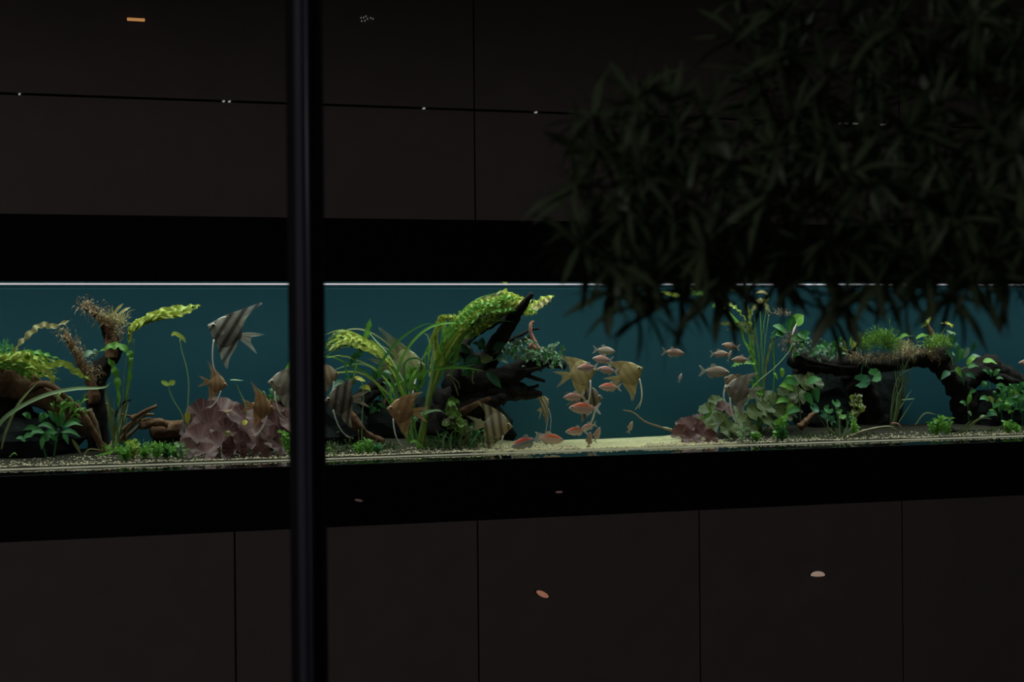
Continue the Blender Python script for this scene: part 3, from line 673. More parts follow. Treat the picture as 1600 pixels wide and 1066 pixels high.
# ------------------------------------------------------------------ centre: big wood, great ruffled plant
wood('driftwood', 'large dark branching driftwood at the centre of the tank', [
    ([(690, 690), (700, 655), (725, 620), (745, 590), (765, 560), (788, 518, .24), (812, 485, .14), (832, 459, .1)], 28, 3.5, .36, 'wood'),
    ([(700, 600), (740, 602), (790, 590), (825, 570), (855, 566), (883, 572)], 26, 5, .34, 'wood'),
    ([(690, 640), (740, 622), (790, 610), (820, 614), (845, 618)], 30, 5, .34, 'wood'),
    ([(800, 612), (825, 608), (841, 602)], 4, 2.2, .33, 'wood'),
    ([(780, 592), (805, 582), (825, 588), (851, 596)], 5, 2.5, .32, 'wood'),
    ([(810, 580), (830, 578), (846, 573)], 3.5, 1.8, .3, 'wood'),
    ([(820, 578), (840, 576), (846, 581)], 2.5, 1.2, .31, 'wood'),
    ([(730, 545), (720, 560), (728, 535), (745, 518), (780, 500), (800, 488)], 9, 5, .40, 'wood'),
    ([(765, 560), (740, 560), (725, 545)], 12, 9, .38, 'wood'),
    ([(790, 535), (810, 525), (830, 515), (842, 514)], 3, 1.6, .4, 'wood'),
    ([(800, 540), (815, 532), (828, 526)], 5, 2.5, .4, 'wood'),
    ([(690, 660), (730, 640), (770, 628), (790, 620)], 16, 6, .28, 'wood'),
    ([(720, 645), (745, 632), (765, 622)], 6, 3, .24, 'brownwood'),
    ([(841, 546), (836, 536), (829, 520), (830, 506), (834, 503)], 4.5, 1.8, .3, 'pinkwood'),
    ([(828, 540), (840, 545), (846, 550)], 5, 3, .3, 'pinkwood'),
    ([(700, 586), (710, 600), (716, 618)], 2, 1, .24, 'paleroot'), ([(704, 588), (716, 598), (718, 608)], 1.4, .8, .24, 'paleroot'),
    ([(740, 580), (738, 595), (741, 600)], 1, .6, .24, 'paleroot'),
    ([(650, 700), (670, 660), (690, 640)], 20, 22, .42, 'wood')], .36)
# great plant: stems fan out of one foot, leaves lie along the wood to its tip
t = plant('great_ruffled_plant', 'great yellow green ruffled plant sweeping up and over the central driftwood', base(655, .24))
def crest(u, off):
    """pixel point along the sweep of the plant, off = distance below the crest"""
    path = [(655, 698), (664, 640), (674, 590), (688, 540), (712, 500), (745, 472), (785, 458), (820, 466), (852, 466)]
    k = u*(len(path)-1); i = min(int(k), len(path)-2); f = k-i
    x = path[i][0]*(1-f)+path[i+1][0]*f; y = path[i][1]*(1-f)+path[i+1][1]*f
    n = (0.25, 1) if u > .55 else (0.8, .35)
    w_ = min(1, u*2.2)
    return (x+off*n[0]*w_, y+off*n[1]*w_)
for k in range(84):                                # thin straps of the bundle
    off = random.uniform(-6, 42); e = random.uniform(.55, .93); Y = .2+random.uniform(-.04, .09)
    pts = [crest(0, 0)]+[crest(u*e, off*(.25+.75*u)) for u in (.2, .4, .6, .8, 1)]
    pts[0] = (650+random.uniform(0, 14), 700)
    leaf(t, pts, Y, random.uniform(1.5, 3.2), ['bgreen', 'ygreen', 'pale', 'bgreen', 'ygreen', 'olive'][k % 6], 'grass', n=24, ruffle=.15)
for k in range(120):                               # ruffled leaves of the crest
    j = lambda q: random.uniform(-q, q)
    u0 = random.uniform(.42, .74); u1 = min(.93, u0+random.uniform(.10, .26)); off = random.uniform(0, 44)*(1-max(0, u1-.6)*1.5); Y = .2+random.uniform(-.06, .1)
    pts = [crest(u0+(u1-u0)*f, off+j(5)) for f in (0, .25, .5, .75, 1)]
    leaf(t, pts, Y, random.uniform(4, 9), ['ygreen', 'ygreen', 'bgreen', 'ygreen', 'olive'][k % 5], 'ruffle', ruffle=.42, freq=6, n=34)
leaf(t, [(815, 486), (832, 480), (848, 470), (866, 462)], .3, 12, 'ygreen', 'ruffle', ruffle=.35, freq=6, n=30)
leaf(t, [(818, 480), (836, 482), (850, 472), (864, 465)], .29, 9, 'tanleaf', 'ruffle', ruffle=.35, freq=6, n=30)
for k in range(26):                                # hanging leaves on the left shoulder
    x = random.uniform(676, 730); y = random.uniform(498, 545)
    leaf(t, [(x, y), (x-4, y+14), (x-7+random.uniform(-5, 3), y+30), (x-10+random.uniform(-7, 5), y+random.uniform(38, 66))], .18+random.uniform(-.03, .05), random.uniform(3, 7), 'ygreen' if k % 2 else 'bgreen', 'ruffle', ruffle=.28, freq=5, n=18)
for k in range(5): leaf(t, [(682+k*2, 560), (678+k, 530), (683+k*2, 505), (690+k*4, 494), (702+k*3, 500+k*3)], .17, 5, 'ygreen', 'ruffle', ruffle=.3, freq=6, n=24)
t = plant('ribbon_grass', 'long green ribbon leaves arching left and right from the great plant', base(648, .18))
for pts, wd, m in [([(645, 695), (628, 650), (610, 590), (590, 580), (620, 535), (660, 508), (690, 508)], 4, 'green'), ([(655, 695), (640, 640), (620, 590), (640, 540), (675, 510), (720, 504), (745, 504)], 4, 'bgreen'),
                   ([(640, 695), (632, 640), (640, 600), (662, 582), (700, 574), (735, 576), (755, 580)], 5, 'bgreen'), ([(640, 660), (648, 652), (668, 642), (690, 643)], 4, 'pale'),
                   ([(640, 690), (645, 665), (656, 650), (682, 641), (695, 646)], 3.5, 'pale'), ([(650, 690), (636, 610), (632, 570), (650, 560), (668, 572)], 3, 'green'),
                   ([(646, 690), (640, 620), (660, 560), (672, 548), (668, 525), (662, 522)], 3, 'pale'), ([(652, 690), (672, 600), (676, 550), (672, 520)], 3, 'pale'),
                   ([(640, 690), (638, 670), (646, 640), (642, 625), (660, 612)], 3, 'green'), ([(638, 690), (625, 660), (610, 610), (640, 590)], 4, 'bgreen')]:
    leaf(t, pts, .15+random.uniform(-.02, .05), wd, m, 'grass', n=30, cup=.25)
leaf(t, [(640, 692), (650, 690), (666, 704)], .06, 5, 'bgreen', 'lance')
for k in range(6): leaf(t, [(655+random.uniform(-6, 6), 612), (650+random.uniform(-20, 10), 595), (655+random.uniform(-25, 10), 570)], .2, 8, 'bgreen', 'ruffle', ruffle=.2)
t = plant('anubias', 'dark rounded anubias leaves on the central driftwood below the great plant', W(745, 565, .26))
for a in [(725, 562, 30, 190, 15, 'dgreen'), (735, 552, 30, 160, 14, 'dgreen'), (748, 560, 26, 200, 15, 'dgreen'), (752, 566, 20, 25, 16, 'olive'), (745, 580, 24, 195, 14, 'green'), (760, 548, 26, 150, 14, 'dgreen'), (770, 548, 24, 30, 12, 'dgreen'),
          (760, 582, 26, -55, 13, 'dgreen'), (735, 575, 22, 180, 13, 'dgreen'), (750, 548, 22, 80, 14, 'dgreen'), (712, 566, 20, 200, 12, 'dgreen'), (765, 590, 24, -40, 13, 'dgreen'), (740, 568, 20, 10, 13, 'green'), (775, 560, 20, -20, 13, 'dgreen')]:
    ovate(t, a[0], a[1], .25+random.uniform(-.02, .02), a[2], a[3], a[4], a[5], bend=.1)
stalk(t, [(715, 575), (745, 570), (775, 562)], .28, 1.6, 'dgreen', 'rhizome')
t = plant('dwarf_anubias', 'mat of small grey green leaves covering the right limb of the central driftwood', W(830, 560, .3))
for k in range(230):
    u = random.random(); x = 776+u*102; y = 541+u*14+random.gauss(2, 8)
    ovate(t, x, y, .29+random.uniform(-.05, .04), random.uniform(5.5, 9), random.uniform(0, 360), random.uniform(4, 6), 'bluegreen' if k % 4 else 'green', bend=.2)
# column plants under the wood and low growth
t = plant('bushy_stem_plant', 'olive bushy column plant at the foot of the central driftwood', base(708, .16))
for cx_, cy_, r in [(706, 634, 11), (704, 646, 11), (712, 652, 10), (718, 665, 11), (724, 672, 9), (700, 662, 9)]:
    for k in range(9): pad(t, cx_+random.gauss(0, 4), cy_+random.gauss(0, 4), .16+random.uniform(-.02, .02), r*.62, 'olive' if k % 2 else 'gmoss', rings=2, segs=9, wave=.2)
stalk(t, [(708, 705), (712, 670), (705, 630)], .17, 1.3, 'olive')
t = plant('broadleaf_plant', 'low olive broad-leaved plant beside the right-facing striped angelfish', base(748, .2))
for k in range(20): ovate(t, random.uniform(722, 772), random.uniform(670, 694), .18+random.uniform(-.04, .05), random.uniform(14, 26), random.uniform(10, 170), 9, 'green' if k % 3 else 'olive', prof='lance')
t = plant('ribbon_grass', 'thin dark grass in front of the central driftwood', base(690, .1))
for k in range(26):
    x = random.uniform(672, 760); leaf(t, [(x, 702), (x+random.uniform(-8, 8), 686), (x+random.uniform(-24, 24), random.uniform(660, 684))], .1+random.uniform(0, .12), 2.4, 'green' if k % 3 else 'pale', n=9)
tuft([(660, 698), (720, 696), (775, 690)], .16, 500, 8, 9, 1.8, 'dmoss', 'dark low moss around the foot of the central driftwood', up=.9)
stone(735, .44, 62, .07, 52, 'dark boulder behind the central driftwood')
stone(668, .46, 40, .06, 42, 'dark boulder behind the great ruffled plant')

# ------------------------------------------------------------------ right: twig, brown lotus, ruffled plants
wood('driftwood', 'thin bare twig reaching left over the open sand', [
    ([(1075, 688), (1045, 672), (1010, 660), (990, 645), (974, 641)], 1.9, .8, .3, 'root'),
    ([(1062, 676), (1048, 671), (1036, 668)], 2, 1.2, .28, 'paleroot'), ([(1052, 675), (1064, 682), (1075, 690)], 2, 1.2, .28, 'root')], .3)
t = plant('brown_lotus', 'low dusky red lotus leaves where the open sand ends at the right', base(1080, .2))
for (px, py, r, nx, nz, Y) in [(1072, 668, 16, -.5, .7, .2), (1086, 672, 17, -.2, .6, .18), (1065, 680, 15, -.4, .5, .14), (1098, 680, 15, .1, .5, .14), (1080, 686, 14, -.1, .7, .1), (1110, 684, 12, .2, .4, .1), (1132, 640, 14, .1, .8, .28), (1092, 658, 12, 0, .9, .24)]:
    lf = pad(t, px, py, Y, r*1.12, 'lotus', (nx, -1, nz), roll=1.57+random.uniform(-.6, .6), wave=.1)
    stalk(t, [(1085, 696, .2), ((1085+px)/2, 690, .19), (px, py+2, Y+.006)], .2, .9, 'root', of=lf)
t = plant('green_lotus', 'wide bed of olive green lotus leaves under the tall ruffled plant', base(1165, .28))
for (px, py, r, nx, nz, Y) in [(1108, 645, 16, -.3, .9, .3), (1120, 630, 13, -.3, 1, .34), (1125, 662, 18, -.2, .7, .24), (1148, 648, 17, 0, .9, .28), (1160, 660, 16, .1, .8, .24), (1185, 650, 20, .2, .9, .26), (1200, 625, 18, .1, .9, .32), (1180, 622, 15, 0, .7, .3),
        (1215, 632, 18, .3, .9, .3), (1230, 618, 17, .2, .9, .3), (1205, 660, 16, .3, .8, .22), (1250, 600, 17, .2, 1, .28), (1270, 598, 16, .2, .7, .26), (1246, 618, 15, .1, .6, .24), (1140, 672, 15, 0, .6, .16), (1172, 672, 14, .2, .6, .16),
        (1222, 650, 15, .2, .7, .24), (1100, 664, 14, -.3, .7, .2), (1240, 640, 14, .3, .7, .26), (1196, 640, 14, .1, .8, .24)]:
    lf = pad(t, px, py, Y, r*1.12, 'glotus', (nx, -1, nz), roll=1.57+random.uniform(-.7, .7), wave=.11)
    stalk(t, [(1170, 694, .28), ((1170+px)/2, 680, .28), (px, py+2, Y+.006)], .28, .9, 'olive', of=lf)
t = plant('ruffled_plant', 'tall plant with yellow ruffled tips right of the left-facing pale angelfish', base(1185, .3))
for k in range(11):
    x = 1170+k*3.4; stalk(t, [(1182+k*.8, 696), (1184+k, 620), (1186+(k-5)*2+random.uniform(-2, 2), 560), (x+random.uniform(-12, 12), 485+random.uniform(-6, 26))], .3+random.uniform(-.02, .02), .6, 'pale' if k % 2 else 'bgreen')
for pts, wd, m in [([(1184, 620), (1178, 570), (1165, 535), (1150, 500), (1130, 484), (1116, 480)], 7, 'bgreen'), ([(1180, 545), (1165, 516), (1145, 506), (1115, 507)], 7, 'olive'), ([(1183, 540), (1170, 510), (1160, 506), (1135, 516)], 7, 'olive'),
                   ([(1178, 540), (1172, 505), (1168, 480), (1160, 462)], 6, 'ygreen'), ([(1172, 495), (1180, 478), (1190, 470), (1199, 482), (1200, 495)], 9, 'tanleaf'), ([(1172, 490), (1182, 475), (1195, 470), (1202, 464)], 6, 'ygreen'),
                   ([(1190, 660), (1184, 600), (1176, 555), (1168, 520)], 6, 'bgreen'), ([(1186, 570), (1160, 566), (1142, 574)], 7, 'bgreen'), ([(1194, 620), (1182, 610), (1172, 592)], 8, 'bgreen'),
                   ([(1192, 640), (1196, 580), (1204, 540), (1210, 520)], 4, 'olive'), ([(1205, 650), (1210, 580), (1208, 545), (1212, 525)], 3, 'bgreen'), ([(1166, 500), (1150, 482), (1135, 474), (1120, 478)], 7, 'ygreen')]:
    leaf(t, pts, .29+random.uniform(-.03, .03), wd, m, 'ruffle', ruffle=.28, freq=7, n=26)
t = plant('floating_plant', 'green ruffled leaves drifting at the water surface behind the tree', W(1080, 455, .25))
for pts, wd, m in [([(1032, 456), (1050, 460), (1068, 464)], 7, 'ygreen'), ([(1062, 452), (1075, 452), (1088, 456)], 8, 'bgreen'), ([(1080, 460), (1095, 458), (1112, 464)], 8, 'bgreen'), ([(1086, 470), (1098, 472), (1110, 470)], 8, 'bgreen'),
                   ([(1112, 480), (1122, 476), (1138, 484)], 9, 'bgreen'), ([(1140, 452), (1155, 456), (1168, 454)], 6, 'olive'), ([(1180, 458), (1192, 456), (1202, 462)], 5, 'tanleaf'), ([(1300, 455), (1320, 462), (1340, 458)], 6, 'green')]:
    leaf(t, pts, .25, wd, m, 'ruffle', ruffle=.3, n=16)
q = plant('lotus_shoot', 'long pale S-curved stalk climbing right to a pink tipped bud', base(1146, .18), 'lotus shoots')
stalk(q, [(1148, 692), (1148, 660), (1158, 640), (1168, 630), (1172, 615), (1180, 600), (1205, 580), (1222, 563), (1236, 545), (1239, 530), (1238, 522)], .18, 1.1, 'pale')
V, Fc = tube(P3([(1238, 526), (1241, 516), (1245, 505)], .18), .003, .007, 8, 8, bulge=lambda u: math.sin(math.pi*min(1, .15+u*.9))+.1); obj('bud', V, Fc, 'petal', q)
q = plant('lotus_shoot', 'short pale bent shoot with small green leaves left of the S-curved stalk', base(1138, .14), 'lotus shoots')
stalk(q, [(1140, 692), (1136, 662), (1126, 646), (1112, 644)], .14, .9, 'pale')
leaf(q, [(1112, 644), (1105, 650), (1097, 656)], .14, 6, 'bgreen', 'lance'); leaf(q, [(1112, 645), (1108, 638), (1106, 634)], .14, 5, 'bgreen', 'lance')
sprig(1160, .05, 22, 'thin-leaved pale sprout on the gravel in front of the olive lotus', 'pale', 4, leafpx=12, wpx=2.6)
sprig(1182, .05, 16, 'small green sprout on the gravel right of the pale sprout', 'bgreen', 6)
sprig(1214, .07, 44, 'upright green stem plant on the gravel at the right end of the lotus bed', 'bgreen', 7, leafpx=9, wpx=7)
sprig(1222, .06, 22, 'short green bush on the gravel under the right lotus leaves', 'green', 12, leafpx=11, wpx=4)
# right wood shelf with anubias and moss
wood('driftwood', 'dark horizontal driftwood shelf carrying moss and anubias at the right', [
    ([(1238, 562), (1270, 568), (1320, 572), (1380, 570), (1440, 560), (1480, 552)], 14, 13, .36, 'wood'),
    ([(1242, 555), (1270, 566), (1310, 573), (1340, 576)], 5, 2.5, .29, 'wood'),
    ([(1250, 575), (1262, 610), (1270, 650), (1265, 694)], 14, 18, .42, 'wood'),
    ([(1330, 580), (1350, 620), (1370, 660), (1372, 690)], 20, 22, .46, 'wood'),
    ([(1330, 552), (1342, 535), (1350, 520)], 4, 2, .3, 'wood'),
    ([(1250, 668), (1260, 658), (1274, 644)], 7, 3, .2, 'brownwood')], .36)
t = plant('anubias', 'large bright green anubias leaves above the left end of the driftwood shelf', W(1235, 540, .28))
for a in [(1232, 518, 26, 70, 18, 'green'), (1240, 510, 24, 50, 20, 'bgreen'), (1228, 520, 24, 150, 14, 'green'), (1225, 524, 20, 170, 12, 'green'), (1236, 528, 24, -20, 13, 'green'), (1242, 532, 24, 10, 13, 'green'), (1250, 528, 18, 30, 13, 'green'), (1222, 522, 20, 195, 10, 'dgreen'), (1245, 522, 18, -30, 12, 'green')]:
    ovate(t, a[0], a[1], .27, a[2], a[3], a[4], a[5], bend=.1)
stalk(t, [(1232, 552), (1232, 535), (1234, 518)], .29, 1.2, 'dgreen'); stalk(t, [(1240, 552), (1240, 535), (1242, 512)], .29, 1, 'dgreen')
tuft([(1228, 545), (1234, 525), (1240, 548)], .3, 240, 9, 10, 1.2, 'moss', 'brown root moss under the large anubias leaves', droop=.6)
tuft([(1208, 490), (1220, 488), (1232, 494)], .3, 70, 4, 8, 1.3, 'moss', 'brown dry tuft beside the large anubias leaves', up=.6)
t = plant('dwarf_anubias', 'band of grey green small-leaved anubias along the driftwood shelf', W(1280, 550, .3))
for k in range(90):
    u = random.random(); x = 1236+u*82; y = 549+random.gauss(0, 7)-3*math.sin(u*3)
    ovate(t, x, y, .3+random.uniform(-.05, .04), random.uniform(6, 12), random.uniform(0, 360), random.uniform(4, 7), 'bluegreen' if k % 3 else 'green', bend=.2)
t = plant('broadleaf_plant', 'small leafy plant with yellow shoots in the middle of the driftwood shelf', W(1325, 545, .27))
for a in [(1322, 545, 16, 110, 7), (1328, 542, 20, 80, 6), (1330, 545, 14, 50, 7), (1324, 548, 14, 160, 7), (1300, 545, 16, 60, 8), (1292, 545, 14, 110, 8), (1285, 548, 12, 140, 7)]: ovate(t, a[0], a[1], .27, a[2], a[3], a[4], 'ygreen' if 1320 < a[0] < 1331 else 'green', prof='lance')
tuft([(1348, 545), (1365, 532), (1385, 530), (1392, 545)], .28, 1100, 12, 13, 1.5, 'gmoss', 'bright green feathery moss cushion on the driftwood shelf', up=.9)
tuft([(1330, 556), (1370, 558), (1410, 552), (1430, 550)], .27, 700, 7, 9, 1.3, 'moss', 'brown green moss fringe hanging along the driftwood shelf', droop=.5)
tuft([(1400, 545), (1416, 540), (1422, 552)], .28, 260, 8, 9, 1.4, 'tanleaf', 'pale olive moss cushion right of the bright moss', up=.7)
t = plant('anubias', 'two heart-shaped green leaves hanging below the driftwood shelf', W(1360, 580, .24))
pad(t, 1366, 587, .23, 12, 'green', (.2, -1, .5), elong=1.2, wave=.05); pad(t, 1346, 596, .26, 12, 'dgreen', (-.2, -1, .4), elong=1.2, wave=.05)
stalk(t, [(1352, 566), (1358, 576), (1366, 586)], .25, .8, 'dgreen'); stalk(t, [(1350, 566), (1346, 580), (1346, 594)], .27, .8, 'dgreen')
t = plant('broadleaf_plant', 'shaded broad olive leaves under the left end of the driftwood shelf', base(1255, .2))
for a in [(1250, 640, 22, 200, 11), (1256, 616, 22, -50, 13), (1240, 610, 24, 160, 12), (1232, 626, 20, 190, 10), (1262, 600, 22, 20, 13), (1270, 606, 24, -70, 15), (1246, 600, 24, 170, 14), (1240, 632, 18, 230, 9), (1222, 590, 16, 90, 8), (1215, 594, 14, 120, 8), (1228, 596, 14, 40, 8)]:
    ovate(t, a[0], a[1], .22+random.uniform(-.03, .03), a[2], a[3], a[4], 'green' if a[0] > 1240 else 'bgreen')
stalk(t, [(1252, 690), (1250, 640), (1246, 600)], .22, 1, 'olive')
t = plant('round_leaf_plant', 'plant with round green leaves on thin stalks under the driftwood shelf', base(1312, .1))
for lx, ly, r, m in [(1306, 630, 8, 'green'), (1294, 640, 8, 'green'), (1314, 648, 9, 'bgreen'), (1308, 642, 6, 'green'), (1272, 638, 9, 'dgreen'), (1286, 648, 8, 'dgreen'), (1296, 656, 8, 'dgreen')]:
    pad(t, lx, ly, .12, r, m, (random.uniform(-.2, .3), -1, .6), wave=.06, rings=3, segs=16)
    stalk(t, [(1313, 692, .1), ((1313+lx)/2, (690+ly)/2+6, .11), (lx, ly, .124)], .1, .8, 'olive')
for p in ([(1311, 690), (1304, 678), (1294, 668), (1293, 655)], [(1315, 690), (1322, 674), (1324, 660), (1320, 652)], [(1317, 690), (1326, 674), (1338, 660)], [(1313, 690), (1312, 670), (1311, 652)]): stalk(t, p, .09, 1.1, 'pale')
for k in range(10): ovate(t, random.uniform(1290, 1326), random.uniform(655, 680), .13, 14, random.uniform(20, 160), 6, 'dgreen', prof='lance')
t = plant('bushy_stem_plant', 'yellow olive bushy column plant standing right of the round leaves', base(1338, .16))
for cx_, cy_, r in [(1340, 622, 9), (1336, 632, 10), (1344, 634, 9), (1338, 644, 9), (1332, 650, 8)]:
    for k in range(8): pad(t, cx_+random.gauss(0, 4), cy_+random.gauss(0, 3), .16+random.uniform(-.02, .02), r*.55, 'ygreen' if k % 3 == 0 else 'olive', rings=2, segs=8, wave=.25)
stalk(t, [(1336, 692), (1334, 660), (1339, 622)], .17, 1.2, 'olive')
sprig(1338, .08, 26, 'small green stem plant at the foot of the yellow olive column plant', 'bgreen', 6, leafpx=8, wpx=6)
wood('driftwood', 'pale bent root lying on the floor right of the round-leaved plant', [
    ([(1330, 682), (1345, 675), (1365, 670), (1390, 667), (1402, 674)], 2.6, 1.4, .07, 'paleroot'), ([(1394, 662), (1402, 662), (1410, 670)], 1.6, .8, .08, 'pinkwood')], .07)
t = plant('ribbon_grass', 'wispy dim grass stems rising right of the driftwood shelf', base(1394, .28))
for k in range(15):
    x = 1418+random.uniform(-22, 16); leaf(t, [(1392+random.uniform(-3, 5), 690), (1400+random.uniform(-8, 9), 630), (1411+random.uniform(-12, 10), 590), (x, random.uniform(530, 600))], .28+random.uniform(-.04, .04), 1.3, 'olive' if k % 3 else 'pale', n=14)
for p in ([(1405, 640), (1412, 628), (1425, 608)], [(1404, 660), (1412, 648), (1428, 624)], [(1400, 640), (1402, 620), (1412, 600)], [(1408, 625), (1418, 624), (1430, 623)]): leaf(t, p, .25, 2.4, 'pale', n=9)
# far right
wood('driftwood', 'dark leaning driftwood trunk at the far right', [
    ([(1452, 545), (1475, 575), (1500, 610), (1512, 650), (1520, 692)], 15, 26, .38, 'wood'),
    ([(1500, 600), (1530, 580), (1545, 572), (1570, 590), (1600, 605), (1650, 620)], 20, 16, .40, 'wood'),
    ([(1535, 580), (1560, 590), (1590, 600), (1610, 610)], 8, 6, .32, 'wood'),
    ([(1540, 640), (1580, 650), (1640, 660)], 30, 30, .44, 'wood'), ([(1480, 672), (1500, 680), (1540, 684)], 5, 4, .18, 'wood'),
    ([(1460, 545), (1455, 520), (1448, 505)], 6, 2, .38, 'brownwood')], .38)
tuft([(1442, 552), (1456, 545), (1462, 560)], .3, 320, 9, 9, 1.3, 'moss', 'brown moss hanging on the top of the leaning trunk', droop=.4)
tuft([(1452, 540), (1466, 534), (1476, 538)], .27, 460, 8, 12, 1.6, 'gmoss', 'bright green feathery moss on the leaning trunk', up=.6)
t = plant('ruffled_plant', 'yellow ruffled leaves above the leaning trunk', W(1462, 525, .28))
for p, m in (([(1440, 512), (1448, 504), (1457, 494)], 'ygreen'), ([(1470, 505), (1480, 505), (1486, 508), (1488, 514)], 'yellow'), ([(1478, 516), (1486, 520), (1494, 522)], 'pale'), ([(1430, 530), (1440, 524), (1450, 524)], 'bgreen'), ([(1404, 530), (1412, 524), (1422, 524)], 'bgreen')):
    leaf(t, p, .28, 6, m, 'ruffle', ruffle=.25, n=14)
for p in ([(1462, 540), (1455, 520), (1444, 508)], [(1464, 540), (1472, 520), (1482, 507)], [(1440, 540), (1432, 530), (1418, 512)]): stalk(t, p, .28, .7, 'olive')
t = plant('anubias', 'anubias leaves climbing the upper part of the leaning trunk', W(1500, 575, .28))
for a in [(1490, 572, 26, 100, 12, 'bluegreen'), (1498, 566, 24, 75, 12, 'green'), (1505, 560, 20, 60, 12, 'bluegreen'), (1488, 560, 20, 130, 12, 'dgreen'), (1510, 570, 20, 40, 9, 'bgreen'), (1512, 575, 18, 10, 9, 'green'), (1492, 576, 16, -50, 12, 'bgreen'), (1486, 545, 26, 80, 11, 'dgreen'),
          (1502, 580, 22, -80, 9, 'dgreen'), (1515, 562, 18, 20, 9, 'bluegreen'), (1485, 582, 18, 215, 11, 'dgreen'), (1508, 585, 18, -20, 10, 'dgreen'), (1536, 566, 22, -5, 11, 'bgreen'), (1496, 556, 22, 95, 12, 'dgreen'), (1518, 550, 18, 60, 9, 'dgreen')]:
    ovate(t, a[0], a[1], .27+random.uniform(-.02, .03), a[2], a[3], a[4], a[5])
stalk(t, [(1482, 582), (1500, 578), (1520, 570)], .29, 1.6, 'dgreen', 'rhizome')
t = plant('broadleaf_plant', 'sparse green leaves on the crown of the right-hand wood', W(1552, 590, .26))
for a in [(1548, 590, 14, 90, 7), (1552, 588, 16, 45, 8), (1546, 586, 14, 140, 8), (1556, 592, 12, 0, 6), (1535, 606, 12, 60, 10), (1525, 610, 14, 210, 7), (1545, 596, 14, -80, 6)]: ovate(t, a[0], a[1], .26, a[2], a[3], a[4], 'green', prof='lance')
t = plant('anubias', 'dense dark green anubias bush at the right edge of the tank', base(1580, .24))
for k in range(80):
    x = random.uniform(1545, 1625); y = 605+random.random()*42+max(0, (1575-x)*.4)
    ovate(t, x, y, .22+random.uniform(-.06, .08), random.uniform(12, 20), random.uniform(-30, 200), random.uniform(7, 11), ['green', 'dgreen', 'green', 'bgreen'][k % 4])
for k in range(4): stalk(t, [(1565+k*16, 690), (1566+k*16, 660), (1562+k*18, 630)], .24, 1.4, 'dgreen')
t = plant('broadleaf_plant', 'single upright oval leaf pair in front of the leaning trunk', base(1512, .14))
ovate(t, 1512, 632, .14, 18, 72, 9, 'bgreen'); ovate(t, 1510, 634, .14, 12, 150, 9, 'green'); stalk(t, [(1514, 688), (1514, 660), (1512, 632)], .14, .9, 'dgreen')
ovate(t, 1518, 650, .14, 10, 130, 7, 'pale'); ovate(t, 1530, 655, .16, 12, 30, 5, 'pale'); ovate(t, 1552, 630, .12, 14, 130, 8, 'ygreen')
for i, (px, h, n_, lab) in enumerate([(1463, 30, 10, 'leafy bright green stem plant on the gravel left of the leaning trunk'), (1481, 30, 5, 'thin bright green stem plant touching the left foot of the leaning trunk'), (1576, 22, 6, 'small bright green stem plant under the dark anubias bush'), (1590, 14, 4, 'tiny green sprout at the right edge on the gravel')]):
    sprig(px, .06, h, lab, 'bgreen', n_, leafpx=10, wpx=5)
t = plant('ribbon_grass', 'pale thin grass blades on the floor in front of the leaning trunk', base(1520, .1))
for p in ([(1500, 686), (1520, 660), (1545, 648)], [(1505, 686), (1530, 655), (1550, 655)], [(1495, 686), (1505, 668), (1520, 655)], [(1430, 664), (1445, 646), (1465, 648)], [(1540, 688), (1550, 670), (1590, 660)]): leaf(t, p, .1, 2.4, 'olive', n=12)
tuft([(1440, 684), (1520, 682), (1600, 678)], .14, 320, 5, 6, 1.5, 'dmoss', 'dark low moss at the foot of the leaning trunk', up=.9)
tuft([(1240, 690), (1300, 690), (1360, 688)], .16, 380, 6, 8, 1.6, 'dmoss', 'dark low moss under the driftwood shelf', up=.9)
stone(1330, .5, 95, .04, 92, 'wide dark mass added at the back for the shade behind the driftwood shelf'); stone(1290, .4, 55, .09, 42, 'dark boulder under the driftwood shelf'); stone(1560, .36, 60, .1, 44, 'dark boulder under the anubias bush')  # the first, wide one is added to stand in for deep shade
